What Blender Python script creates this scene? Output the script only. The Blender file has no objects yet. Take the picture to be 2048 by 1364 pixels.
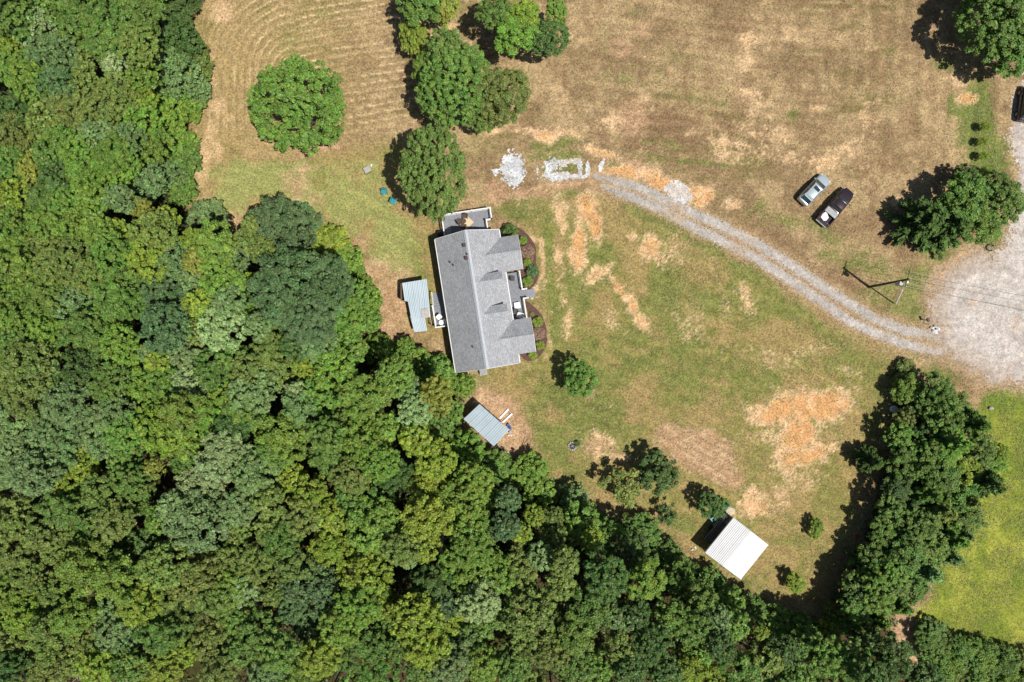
import bpy, math, random
import numpy as np
from mathutils import Vector, Matrix

# ------------------------------------------------------------------ camera, world, sun
SC = bpy.context.scene
COL = SC.collection
CAM_H = 90.0
F = 24.0 / 36.0 * 2048.0
cam_d = bpy.data.cameras.new('camera'); cam_d.lens = 24.0; cam_d.sensor_width = 36.0
cam_d.clip_start = 1.0; cam_d.clip_end = 3000.0
cam = bpy.data.objects.new('camera', cam_d); cam.location = (0, 0, CAM_H); COL.objects.link(cam)
SC.camera = cam
SUN_EL = math.radians(66.0)
SUN_DIR = Vector((0.823 * math.cos(SUN_EL), -0.568 * math.cos(SUN_EL), math.sin(SUN_EL))).normalized()
world = bpy.data.worlds.new('World'); SC.world = world; world.use_nodes = True
wn = world.node_tree.nodes; wl = world.node_tree.links
sky = wn.new('ShaderNodeTexSky'); sky.sky_type = 'NISHITA'; sky.sun_disc = False
sky.sun_elevation = SUN_EL; sky.sun_rotation = math.atan2(SUN_DIR.x, SUN_DIR.y)
bg = wn['Background']; bg.inputs[1].default_value = 0.06
wl.new(sky.outputs[0], bg.inputs[0])
sun_d = bpy.data.lights.new('sun', 'SUN'); sun_d.energy = 4.9; sun_d.angle = math.radians(0.53)
sun_d.color = (1.0, 0.955, 0.88)
sun = bpy.data.objects.new('sun', sun_d); sun.rotation_euler = SUN_DIR.to_track_quat('Z', 'Y').to_euler()
sun.location = (60, -40, 120); COL.objects.link(sun)
SC.view_settings.view_transform = 'Standard'; SC.view_settings.look = 'None'
SC.view_settings.exposure = 0.0; SC.view_settings.gamma = 1.0
SC.view_settings.use_curve_mapping = False
SC.cycles.max_bounces = 6; SC.cycles.diffuse_bounces = 3; SC.cycles.transparent_max_bounces = 4

rng = np.random.default_rng(7)
R = random.Random(11)

# ------------------------------------------------------------------ helpers
def P(px, py, h=0.0):
    s = (CAM_H - h) / F
    return Vector(((px - 1024.0) * s, (682.0 - py) * s, h))

def lin(c):
    return tuple(((v / 255.0) / 12.92 if v <= 10 else (((v / 255.0) + 0.055) / 1.055) ** 2.4) for v in c)

def vnoise(x, y, scale, seed):
    r = np.random.default_rng(seed).random((256, 256))
    u = x * scale + 1000.37; v = y * scale + 1000.71
    iu = np.floor(u).astype(int); iv = np.floor(v).astype(int)
    fu = u - iu; fv = v - iv
    fu = fu * fu * (3 - 2 * fu); fv = fv * fv * (3 - 2 * fv)
    a = r[iu % 256, iv % 256]; b = r[(iu + 1) % 256, iv % 256]
    c = r[iu % 256, (iv + 1) % 256]; d = r[(iu + 1) % 256, (iv + 1) % 256]
    return (a * (1 - fu) + b * fu) * (1 - fv) + (c * (1 - fu) + d * fu) * fv

def fbm(x, y, scale, seed, octv=4, gain=0.55):
    t = 0; amp = 1; s = 0
    for k in range(octv):
        t = t + amp * vnoise(x, y, scale * 2 ** k, seed + k); s += amp; amp *= gain
    return t / s

def sstep(a, b, x):
    t = np.clip((x - a) / (b - a), 0, 1); return t * t * (3 - 2 * t)

def in_poly(x, y, poly):
    inside = np.zeros(np.shape(x), bool); n = len(poly)
    for i in range(n):
        x1, y1 = poly[i]; x2, y2 = poly[(i + 1) % n]
        if y1 == y2: continue
        c = ((y1 > y) != (y2 > y)) & (x < (x2 - x1) * (y - y1) / (y2 - y1) + x1)
        inside ^= c
    return inside

def seg_dist(x, y, pts):
    d = np.full(np.shape(x), 1e9)
    for (x1, y1), (x2, y2) in zip(pts[:-1], pts[1:]):
        dx, dy = x2 - x1, y2 - y1
        t = np.clip(((x - x1) * dx + (y - y1) * dy) / (dx * dx + dy * dy), 0, 1)
        d = np.minimum(d, np.hypot(x - (x1 + t * dx), y - (y1 + t * dy)))
    return d

def poly_dist(x, y, poly):
    """signed: positive inside"""
    d = seg_dist(x, y, list(poly) + [poly[0]])
    return np.where(in_poly(x, y, poly), d, -d)

def np_mesh(name, verts, faces, mat=None, smooth=False):
    """faces: (n,3) or (n,4) int array"""
    verts = np.asarray(verts, np.float32); faces = np.asarray(faces, np.int32)
    me = bpy.data.meshes.new(name)
    me.vertices.add(len(verts)); me.vertices.foreach_set('co', verts.ravel())
    k = faces.shape[1]
    me.loops.add(faces.size); me.loops.foreach_set('vertex_index', faces.ravel())
    me.polygons.add(len(faces))
    me.polygons.foreach_set('loop_start', np.arange(0, faces.size, k, dtype=np.int32))
    me.polygons.foreach_set('loop_total', np.full(len(faces), k, np.int32))
    if smooth: me.polygons.foreach_set('use_smooth', np.ones(len(faces), bool))
    me.update(calc_edges=True)
    if mat: me.materials.append(mat)
    return me

def link(name, data, parent=None, loc=None, rot=None, scale=None, **props):
    o = bpy.data.objects.new(name, data); COL.objects.link(o)
    if parent is not None: o.parent = parent
    if loc is not None: o.location = loc
    if rot is not None: o.rotation_euler = rot
    if scale is not None: o.scale = scale
    for k, v in props.items():
        if v is not None: o[k] = v
    return o

def thing(name, label, cat, loc=(0, 0, 0), rotz=0.0, group=None):
    return link(name, None, None, loc, (0, 0, rotz), None, label=label, category=cat, group=group)

class MB:
    """collects simple solids, becomes ONE mesh object"""
    def __init__(s): s.v = []; s.f = []
    def add(s, vs, fs):
        n = len(s.v); s.v += [tuple(v) for v in vs]; s.f += [tuple(i + n for i in f) for f in fs]; return s
    def box(s, x0, x1, y0, y1, z0, z1, M=None):
        vs = [Vector((x, y, z)) for z in (z0, z1) for y in (y0, y1) for x in (x0, x1)]
        if M: vs = [M @ v for v in vs]
        return s.add(vs, [(0, 2, 3, 1), (4, 5, 7, 6), (0, 1, 5, 4), (2, 6, 7, 3), (0, 4, 6, 2), (1, 3, 7, 5)])
    def prism(s, pts, z0, z1):
        """pts 2d ccw; z0/z1 numbers or lists"""
        n = len(pts)
        a = z0 if isinstance(z0, (list, tuple)) else [z0] * n
        b = z1 if isinstance(z1, (list, tuple)) else [z1] * n
        vs = [(p[0], p[1], a[i]) for i, p in enumerate(pts)] + [(p[0], p[1], b[i]) for i, p in enumerate(pts)]
        fs = [tuple(range(n))[::-1], tuple(range(n, 2 * n))] + [(i, (i + 1) % n, n + (i + 1) % n, n + i) for i in range(n)]
        return s.add(vs, fs)
    def slab(s, top, t):
        """top: 3d polygon; extruded straight down by t"""
        n = len(top)
        vs = [tuple(p) for p in top] + [(p[0], p[1], p[2] - t) for p in top]
        fs = [tuple(range(n)), tuple(range(n, 2 * n))[::-1]] + [(i, n + i, n + (i + 1) % n, (i + 1) % n) for i in range(n)]
        return s.add(vs, fs)
    def tube(s, p, q, r, r2=None, k=8):
        p = Vector(p); q = Vector(q); r2 = r if r2 is None else r2
        d = (q - p).normalized(); a = d.orthogonal().normalized(); b = d.cross(a)
        vs = []
        for c, rr in ((p, r), (q, r2)):
            for i in range(k):
                t = 2 * math.pi * i / k; vs.append(c + (a * math.cos(t) + b * math.sin(t)) * rr)
        fs = [(i, (i + 1) % k, k + (i + 1) % k, k + i) for i in range(k)] + [tuple(range(k))[::-1], tuple(range(k, 2 * k))]
        return s.add(vs, fs)
    def path(s, pts, r, k=6):
        for a, b in zip(pts[:-1], pts[1:]): s.tube(a, b, r, None, k)
        return s
    def ball(s, c, rx, ry, rz, seg=12, rings=8, jit=0.0, rnd=None):
        vs = []; fs = []
        for i in range(rings + 1):
            th = math.pi * i / rings
            for j in range(seg):
                ph = 2 * math.pi * j / seg; k = 1 + (rnd.uniform(-jit, jit) if jit and rnd else 0)
                vs.append((c[0] + rx * k * math.sin(th) * math.cos(ph), c[1] + ry * k * math.sin(th) * math.sin(ph), c[2] + rz * k * math.cos(th)))
        for i in range(rings):
            for j in range(seg):
                fs.append((i * seg + j, (i + 1) * seg + j, (i + 1) * seg + (j + 1) % seg, i * seg + (j + 1) % seg))
        return s.add(vs, fs)
    def mesh(s, name, mat, smooth=False):
        me = bpy.data.meshes.new(name); me.from_pydata(s.v, [], s.f); me.validate(); me.update()
        if mat: me.materials.append(mat)
        if smooth: me.polygons.foreach_set('use_smooth', [True] * len(me.polygons))
        return me
    def build(s, name, mat, parent=None, bevel=0.0, smooth=False, **kw):
        o = link(name, s.mesh(name, mat, smooth), parent, **kw)
        if bevel:
            m = o.modifiers.new('bevel', 'BEVEL'); m.width = bevel; m.segments = 2; m.limit_method = 'ANGLE'
        return o

# ------------------------------------------------------------------ materials
def new_mat(name):
    m = bpy.data.materials.new(name); m.use_nodes = True
    nt = m.node_tree; b = nt.nodes['Principled BSDF']; return m, nt, b

def surf(name, color, rough=0.7, var=0.15, scale=3.0, metallic=0.0, bump=0.0, bscale=20.0, spec=0.3, color2=None, stretch=None):
    """procedural surface: noise-varied base colour plus relief"""
    m, nt, b = new_mat(name); N = nt.nodes; L = nt.links
    tc = N.new('ShaderNodeTexCoord'); src = tc.outputs['Object']
    if stretch:
        mp = N.new('ShaderNodeMapping'); mp.inputs['Scale'].default_value = stretch; L.new(src, mp.inputs[0]); src = mp.outputs[0]
    nz = N.new('ShaderNodeTexNoise'); nz.inputs['Scale'].default_value = scale; nz.inputs['Detail'].default_value = 6
    L.new(src, nz.inputs['Vector'])
    cr = N.new('ShaderNodeValToRGB'); c = Vector(color)
    lo = c * (1 - var); hi = Vector(color2) if color2 else c * (1 + var)
    cr.color_ramp.elements[0].position = 0.3; cr.color_ramp.elements[1].position = 0.7
    cr.color_ramp.elements[0].color = (*lo, 1); cr.color_ramp.elements[1].color = (*hi, 1)
    L.new(nz.outputs[0], cr.inputs[0]); L.new(cr.outputs[0], b.inputs['Base Color'])
    b.inputs['Roughness'].default_value = rough; b.inputs['Metallic'].default_value = metallic
    b.inputs['Specular IOR Level'].default_value = spec
    if bump:
        n2 = N.new('ShaderNodeTexNoise'); n2.inputs['Scale'].default_value = bscale; n2.inputs['Detail'].default_value = 4
        L.new(src, n2.inputs['Vector'])
        bp = N.new('ShaderNodeBump'); bp.inputs['Strength'].default_value = 1.0; bp.inputs['Distance'].default_value = bump
        L.new(n2.outputs[0], bp.inputs['Height']); L.new(bp.outputs[0], b.inputs['Normal'])
    return m

def attr_ground(name, fine=0.5, bump=0.04):
    """colour attribute (what the turf and soil are made of) broken up by fine procedural grain"""
    m, nt, b = new_mat(name); N = nt.nodes; L = nt.links
    at = N.new('ShaderNodeAttribute'); at.attribute_name = 'Col'
    tc = N.new('ShaderNodeTexCoord')
    def noise(s, d=3, rough=0.6):
        n = N.new('ShaderNodeTexNoise'); n.inputs['Scale'].default_value = s; n.inputs['Detail'].default_value = d
        n.inputs['Roughness'].default_value = rough; L.new(tc.outputs['Object'], n.inputs['Vector']); return n.outputs[0]
    def mr(x, a, bb, c, d):
        n = N.new('ShaderNodeMapRange'); n.inputs[1].default_value = a; n.inputs[2].default_value = bb
        n.inputs[3].default_value = c; n.inputs[4].default_value = d; L.new(x, n.inputs[0]); return n.outputs[0]
    def math_(op, x, y):
        n = N.new('ShaderNodeMath'); n.operation = op
        for i, q in enumerate((x, y)):
            if isinstance(q, (int, float)): n.inputs[i].default_value = q
            else: L.new(q, n.inputs[i])
        return n.outputs[0]
    g1 = mr(noise(4.2, 3, 0.8), 0.34, 0.66, 1 - fine, 1 + fine)
    g2 = mr(noise(1.1, 3), 0.35, 0.65, 0.88, 1.12)
    f = math_('MULTIPLY', g1, g2)
    mul = N.new('ShaderNodeVectorMath'); mul.operation = 'SCALE'
    L.new(at.outputs['Color'], mul.inputs[0]); L.new(f, mul.inputs['Scale'])
    # hue speckle: some blades greener, some straw
    hs = N.new('ShaderNodeHueSaturation'); L.new(mul.outputs[0], hs.inputs['Color'])
    L.new(mr(noise(2.3, 3, 0.7), 0.3, 0.7, 0.488, 0.514), hs.inputs['Hue'])
    L.new(mr(noise(5.1, 2, 0.7), 0.3, 0.7, 0.9, 1.08), hs.inputs['Saturation'])
    L.new(hs.outputs[0], b.inputs['Base Color'])
    b.inputs['Roughness'].default_value = 0.95; b.inputs['Specular IOR Level'].default_value = 0.1
    bp = N.new('ShaderNodeBump'); bp.inputs['Distance'].default_value = bump; bp.inputs['Strength'].default_value = 1.0
    L.new(noise(4.5, 4, 0.75), bp.inputs['Height']); L.new(bp.outputs[0], b.inputs['Normal'])
    return m

def leaf_mat(name, gloss=0.35, trans=0.24, mixed=False):
    """leaf colour = the tree's own colour (object colour) varied leaf by leaf"""
    m, nt, b = new_mat(name); N = nt.nodes; L = nt.links
    oi = N.new('ShaderNodeObjectInfo')
    at = N.new('ShaderNodeAttribute'); at.attribute_name = 'v'
    tc = N.new('ShaderNodeTexCoord')
    nz = N.new('ShaderNodeTexNoise'); nz.inputs['Scale'].default_value = 1.1; nz.inputs['Detail'].default_value = 3
    geo = N.new('ShaderNodeNewGeometry'); L.new(geo.outputs['Position'], nz.inputs['Vector'])
    ac = N.new('ShaderNodeAttribute'); ac.attribute_name = 'Col'
    hs = N.new('ShaderNodeHueSaturation'); L.new(ac.outputs['Color'] if mixed else oi.outputs['Color'], hs.inputs['Color'])
    mr = N.new('ShaderNodeMapRange'); mr.inputs[1].default_value = 0.35; mr.inputs[2].default_value = 0.65
    mr.inputs[3].default_value = 0.486; mr.inputs[4].default_value = 0.522
    L.new(nz.outputs[0], mr.inputs[0]); L.new(mr.outputs[0], hs.inputs['Hue'])
    mv = N.new('ShaderNodeMapRange'); mv.inputs[3].default_value = 0.42; mv.inputs[4].default_value = 1.75
    L.new(at.outputs['Fac'], mv.inputs[0]); L.new(mv.outputs[0], hs.inputs['Value'])
    L.new(hs.outputs[0], b.inputs['Base Color'])
    b.inputs['Roughness'].default_value = 0.5; b.inputs['Specular IOR Level'].default_value = gloss
    tr = N.new('ShaderNodeBsdfTranslucent'); L.new(hs.outputs[0], tr.inputs['Color'])
    mx = N.new('ShaderNodeMixShader'); mx.inputs[0].default_value = trans
    L.new(b.outputs[0], mx.inputs[1]); L.new(tr.outputs[0], mx.inputs[2])
    L.new(mx.outputs[0], N['Material Output'].inputs['Surface'])
    return m

M_GROUND = attr_ground('turf_and_soil', 0.46, 0.06)
M_GRAVEL = attr_ground('crushed_gravel', 0.30, 0.05)
M_LEAF = leaf_mat('broad_leaves')
M_LEAFMIX = leaf_mat('mixed_leaves', mixed=True)
M_NEEDLE = leaf_mat('needles', 0.2, 0.15)
M_BARK = surf('bark', (0.13, 0.10, 0.075), 0.9, 0.35, 4, bump=0.02, bscale=12, stretch=(1, 1, 0.2))
M_DEADWOOD = surf('weathered_wood', (0.38, 0.34, 0.31), 0.9, 0.3, 5, bump=0.01)
M_SHINGLE = surf('grey_shingles', (0.41, 0.42, 0.45), 0.9, 0.16, 7, bump=0.012, bscale=30)
def shingle(name, col):
    m = surf(name, col, .92, .20, 5, bump=.012, bscale=30); nt = m.node_tree; N = nt.nodes; L = nt.links; b = N['Principled BSDF']
    src = b.inputs['Base Color'].links[0].from_socket
    tc = N.new('ShaderNodeTexCoord'); mp = N.new('ShaderNodeMapping'); mp.inputs['Rotation'].default_value = (0, 0, -math.atan2(.1513, .9885) + math.pi / 2); L.new(tc.outputs['Object'], mp.inputs[0])
    br = N.new('ShaderNodeTexBrick'); br.inputs['Scale'].default_value = 1.0; br.inputs['Brick Width'].default_value = .34; br.inputs['Row Height'].default_value = .22; br.inputs['Mortar Size'].default_value = .018
    br.inputs['Color1'].default_value = (.86, .86, .86, 1); br.inputs['Color2'].default_value = (1.1, 1.1, 1.1, 1); br.inputs['Mortar'].default_value = (.68, .68, .68, 1); L.new(mp.outputs[0], br.inputs[0])
    nz = N.new('ShaderNodeTexNoise'); nz.inputs['Scale'].default_value = .45; nz.inputs['Detail'].default_value = 5; L.new(tc.outputs['Object'], nz.inputs[0])
    mr = N.new('ShaderNodeMapRange'); mr.inputs[1].default_value = .3; mr.inputs[2].default_value = .7; mr.inputs[3].default_value = .90; mr.inputs[4].default_value = 1.08; L.new(nz.outputs[0], mr.inputs[0])
    v = N.new('ShaderNodeVectorMath'); v.operation = 'MULTIPLY'; L.new(src, v.inputs[0]); L.new(br.outputs[0], v.inputs[1])
    w = N.new('ShaderNodeVectorMath'); w.operation = 'SCALE'; L.new(v.outputs[0], w.inputs[0]); L.new(mr.outputs[0], w.inputs['Scale']); L.new(w.outputs[0], b.inputs['Base Color']); return m
M_SHINGLE = shingle('grey_shingle_courses', (0.385, 0.395, 0.42))
M_RIDGE = surf('ridge_shingles', (0.47, 0.50, 0.54), 0.9, 0.14, 5, bump=0.01)
M_WHITE = surf('white_paint', (0.78, 0.78, 0.77), 0.5, 0.05, 6)
M_SIDING = surf('pale_siding', (0.60, 0.60, 0.57), 0.7, 0.05, 4)
M_DECK = surf('grey_deck_boards', (0.24, 0.25, 0.28), 0.8, 0.15, 4, stretch=(1, 1, 1))
M_GLASS = surf('window_glass', (0.03, 0.05, 0.06), 0.08, 0.2, 2, spec=0.8)
M_METALROOF = surf('blue_grey_sheet_metal', (0.37, 0.46, 0.52), 0.45, 0.10, 0.7, metallic=0.1, spec=0.4, color2=(0.41, 0.49, 0.54))
M_WHITEROOF = surf('white_sheet_metal', (0.70, 0.70, 0.71), 0.38, 0.05, 0.8, spec=0.5)
M_WOOD = surf('brown_timber', (0.22, 0.15, 0.09), 0.85, 0.3, 4)
M_PALEWOOD = surf('pale_timber', (0.52, 0.43, 0.31), 0.85, 0.2, 4)
M_MULCH = surf('red_brown_mulch', (0.115, 0.062, 0.05), 0.95, 0.45, 9, bump=0.05, bscale=16)
M_BLACK = surf('black_plastic', (0.018, 0.018, 0.02), 0.35, 0.2, 5, spec=0.5)
M_DARK = surf('dark_metal', (0.05, 0.05, 0.055), 0.5, 0.25, 4, spec=0.4)
M_GREY = surf('grey_metal', (0.30, 0.31, 0.32), 0.45, 0.15, 4, metallic=0.3)
M_TEAL = surf('teal_plastic', (0.03, 0.26, 0.30), 0.45, 0.15, 4, spec=0.4)
M_BLUE = surf('blue_plastic', (0.03, 0.09, 0.30), 0.5, 0.3, 3)
M_RUG = surf('cream_rug', (0.62, 0.50, 0.33), 0.95, 0.1, 8, bump=0.01)
M_WICKER = surf('brown_wicker', (0.10, 0.07, 0.05), 0.9, 0.4, 12, bump=0.02)
M_STONE = surf('pale_stone', (0.42, 0.39, 0.36), 0.9, 0.3, 2.5, bump=0.02)
M_ASH = surf('ash', (0.05, 0.045, 0.04), 1.0, 0.5, 8)
M_TYRE = surf('tyre_rubber', (0.02, 0.02, 0.02), 0.9, 0.2, 5)
M_RED = surf('red_plastic', (0.45, 0.03, 0.06), 0.5, 0.2, 4)
M_BROWNVENT = surf('rusty_brown_vent', (0.10, 0.05, 0.045), 0.7, 0.3, 6)
M_CONCRETE = surf('concrete', (0.42, 0.40, 0.37), 0.9, 0.15, 4, bump=0.005)
# ------------------------------------------------------------------ outlines read from the site (pixels of the plan view at ground level)
FOREST = [(-260, -160), (400, -160), (400, 0), (384, 30), (393, 70), (412, 100), (421, 150), (418, 190), (398, 232), (386, 272), (396, 300),
          (384, 345), (375, 378), (398, 410), (440, 428), (465, 466), (485, 482), (508, 446), (560, 420), (616, 432), (645, 455), (690, 480),
          (715, 515), (752, 578), (761, 606), (755, 650), (748, 672), (800, 690), (835, 704), (884, 716), (916, 744), (950, 775), (936, 800),
          (918, 836), (945, 868), (985, 900), (1012, 922), (1052, 915), (1074, 930), (1100, 985), (1135, 975), (1185, 1012), (1222, 1036),
          (1262, 1032), (1300, 1062), (1332, 1092), (1375, 1118), (1412, 1140), (1466, 1166), (1520, 1194), (1580, 1218), (1650, 1228),
          (1700, 1210), (1770, 1215), (1800, 1242), (1788, 1262), (1822, 1310), (1872, 1370), (1880, 1560), (-260, 1560)]
THICKET = [(1838, 1252), (1860, 1240), (1900, 1268), (1950, 1290), (2060, 1306), (2140, 1310), (2140, 1480), (1900, 1480), (1878, 1364), (1850, 1310)]
BELT = [(1778, 712), (1812, 712), (1850, 765), (1900, 800), (1935, 860), (1930, 950), (1900, 1000), (1890, 1070), (1850, 1110), (1810, 1190),
        (1790, 1235), (1690, 1232), (1680, 1150), (1706, 1100), (1722, 1050), (1745, 1000), (1765, 930), (1775, 860), (1770, 800)]
TURN = [(1857, 610), (1866, 572), (1885, 540), (1915, 518), (1952, 503), (1985, 508), (2008, 498), (2024, 460), (2034, 420), (2046, 400), (2300, 380),
        (2300, 790), (2048, 772), (1990, 764), (1940, 748), (1900, 722), (1868, 712), (1862, 690), (1866, 655), (1858, 640)]
ROAD_UP = [(2050, 150), (2036, 180), (2024, 225), (2022, 262), (2032, 300), (2040, 345), (2036, 420), (2130, 430), (2130, -120), (2070, -120)]
TRACK_A = [(1190, 352), (1218, 359), (1277, 374), (1335, 401), (1394, 430), (1440, 449), (1520, 491), (1585, 531), (1650, 576), (1699, 607), (1747, 636), (1806, 660), (1850, 668), (1880, 672)]
TRACK_B = [(1205, 372), (1225, 380), (1277, 399), (1335, 425), (1394, 458), (1440, 479), (1520, 521), (1585, 564), (1650, 607), (1699, 642), (1747, 664), (1806, 687), (1854, 699), (1885, 702)]

# ------------------------------------------------------------------ the ground: one sheet, fine near the camera, coarse to the horizon
def axis(lo, hi, step, far):
    a = list(np.arange(lo, hi + step, step)); s = step
    while a[-1] < far: s *= 1.35; a.append(a[-1] + s)
    s = step; pre = []
    x = lo
    while x > -far: s *= 1.35; x -= s; pre.append(x)
    return np.array(pre[::-1] + a)

def blob(px, py, lst):
    """soft patches (cx, cy, rx, ry, angle_deg, strength)"""
    out = np.zeros(px.shape)
    for cx, cy, rx, ry, an, st in lst:
        a = math.radians(an); dx = px - cx; dy = py - cy
        u = (dx * math.cos(a) + dy * math.sin(a)) / rx; v = (-dx * math.sin(a) + dy * math.cos(a)) / ry
        out = np.maximum(out, st * np.exp(-(u * u + v * v) ** 1.3 * 0.7))
    return out

SOIL = [(1345, 500, 40, 30, 0, .5), (1380, 640, 30, 40, -20, .42), (1490, 600, 18, 40, -20, .45), (1560, 720, 60, 20, 10, .42), (1620, 700, 40, 16, 0, .42), (1230, 640, 16, 40, -20, .45), (1140, 640, 14, 30, 0, .45),
        (1562, 822, 60, 26, -8, 1), (1625, 812, 62, 30, 10, 1), (1600, 862, 34, 44, 15, 1), (1668, 806, 40, 26, 0, .95), (1625, 908, 62, 20, -25, .9),
        (1580, 918, 30, 40, 30, .8), (1545, 870, 50, 20, 0, .45), (1520, 1012, 42, 20, -15, .75), (1560, 1000, 30, 26, 0, .6), (1610, 960, 40, 20, -30, .5),
        (1505, 990, 22, 18, 0, .6), (1690, 780, 40, 16, 0, .4), (1175, 418, 26, 34, 10, .95), (1188, 452, 16, 36, -8, 1.05), (1160, 490, 14, 48, -8, .85),
        (1152, 520, 14, 24, 0, .8), (1122, 430, 11, 42, 0, .62), (1108, 405, 10, 20, 0, .6), (1118, 510, 11, 60, 0, .6), (1125, 590, 10, 30, 0, .5),
        (1195, 545, 12, 34, 55, .62), (1240, 575, 7, 34, -28, .85), (1266, 612, 8, 30, -28, .85), (1284, 645, 12, 22, -20, .8), (1300, 496, 26, 26, 0, .8),
        (1262, 472, 20, 14, 0, .55), (1320, 520, 20, 18, 0, .6), (1240, 345, 44, 14, 12, .9), (1325, 362, 56, 14, 20, 1.0), (1392, 388, 30, 18, 15, 1.2), (1412, 396, 14, 22, 30, 1.1),
        (1205, 305, 34, 9, 20, .8), (1090, 266, 38, 12, 0, .8), (1150, 272, 20, 9, 30, .5), (1470, 300, 74, 26, 15, .62), (1560, 315, 60, 20, 10, .6),
        (1650, 322, 50, 20, 5, .62), (1690, 300, 40, 24, 0, .45), (1540, 270, 60, 20, 0, .5), (1480, 250, 50, 20, 0, .45), (1495, 190, 30, 24, 0, .55), (1500, 75, 30, 26, 0, .58),
        (1575, 62, 26, 16, 0, .5), (1490, 120, 18, 24, 0, .5), (1640, 215, 22, 14, 0, .4), (1740, 240, 30, 60, 0, .38), (1505, 225, 18, 30, 0, .5), (1390, 262, 24, 14, 0, .6),
        (1290, 200, 26, 12, 40, .45), (1215, 240, 26, 22, 0, .52), (1190, 268, 24, 12, 0, .5), (1720, 340, 30, 14, 0, .4), (1795, 400, 12, 12, 0, .5), (1470, 405, 24, 14, 0, .6),
        (1910, 160, 26, 14, 20, .55), (1936, 195, 18, 14, 0, .8), (1900, 535, 8, 40, 42, .9), (1925, 512, 26, 7, -20, .9), (812, 415, 12, 7, 0, 1), (1770, 885, 14, 14, 0, .4),
        (925, 352, 20, 14, 0, .3), (1000, 345, 16, 30, 0, .3), (1235, 920, 22, 14, 0, .55), (1200, 880, 26, 16, 30, .5), (1190, 905, 16, 20, 0, .55), (1040, 258, 30, 6, 0, .6), (990, 262, 16, 6, 0, .6),
        (1295, 300, 60, 18, 0, .35), (1060, 480, 8, 20, 10, .55), (1095, 560, 12, 60, 8, .3), (1500, 30, 26, 14, 0, .4), (1740, 90, 20, 14, 0, .35), (1858, 70, 8, 12, 0, .6),
        (1700, 740, 34, 14, 20, .35), (1450, 620, 14, 50, -15, .35), (1424, 540, 8, 30, -10, .35)]
PINK = [(1000, 815, 46, 34, 35, 1), (1035, 870, 30, 52, -20, 1), (1062, 905, 16, 20, 0, .8), (790, 600, 42, 60, 0, .8), (745, 545, 40, 26, 20, .75), (790, 660, 44, 34, 0, .8),
        (880, 690, 40, 16, 20, .5), (1400, 905, 84, 42, 24, 1), (1340, 872, 30, 30, 0, .9), (1455, 950, 34, 30, 0, .9), (1190, 895, 30, 22, 0, .6), (1235, 915, 26, 16, 0, .6),
        (1300, 345, 56, 16, 14, .7), (1410, 365, 70, 12, 12, .5), (1000, 380, 30, 40, 0, .7), (1060, 385, 60, 14, -4, .7), (1150, 372, 60, 10, 0, .7), (640, 295, 60, 12, -18, .8),
        (672, 290, 26, 16, 0, .8), (610, 340, 50, 8, -12, .5), (600, 375, 34, 30, 20, .5), (640, 400, 20, 16, 0, .5), (1266, 232, 36, 40, 0, .75), (1245, 100, 34, 30, 0, .6), (1300, 60, 30, 20, 0, .5),
        (720, 490, 24, 30, 40, .7), (1700, 480, 30, 24, 0, .3), (1920, 800, 12, 28, -5, 1.1), (1965, 812, 14, 40, 15, .5), (1960, 770, 60, 10, 10, .6), (1840, 720, 40, 12, 25, .4), (1820, 1290, 14, 60, -30, 1.2), (1800, 1250, 24, 14, -20, 1.1), (1850, 1345, 12, 40, -25, 1.2),
        (1480, 400, 40, 24, 0, .4), (1370, 600, 16, 60, -20, .3), (1490, 580, 20, 14, 0, .3), (1900, 560, 20, 50, 35, .8), (1866, 640, 8, 40, 0, .8), (1800, 660, 40, 10, 20, .7), (1640, 590, 90, 7, 40, .5), (1330, 410, 90, 7, 25, .5)]
PALE = [(1072, 480, 8, 12, -30, .8), (1084, 510, 6, 34, 0, .9), (1086, 545, 6, 22, 10, .7), (1074, 575, 8, 12, 40, .8), (1090, 720, 12, 8, -30, .4), (1100, 690, 6, 26, 0, .4),
        (448, 20, 28, 30, 0, .9), (430, 110, 16, 60, 0, .55), (428, 150, 12, 30, 0, .8), (436, 205, 22, 24, 0, .85), (455, 235, 16, 14, 0, .8), (425, 262, 18, 40, 0, .75), (414, 310, 20, 34, 0, .75),
        (440, 300, 14, 22, 0, .7), (405, 350, 16, 30, 0, .6), (420, 400, 30, 14, 30, .5), (470, 440, 22, 16, 40, .6), (500, 50, 40, 50, 0, .35), (740, 60, 60, 40, 0, .3),
        (900, 60, 60, 40, 0, .5), (900, 50, 60, 60, 0, .45), (1130, 200, 60, 60, 0, .3), (880, 25, 50, 14, 0, .4), (560, 230, 20, 20, 0, .2), (1700, 60, 60, 60, 0, .25), (1560, 180, 40, 20, 0, .25)]
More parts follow.
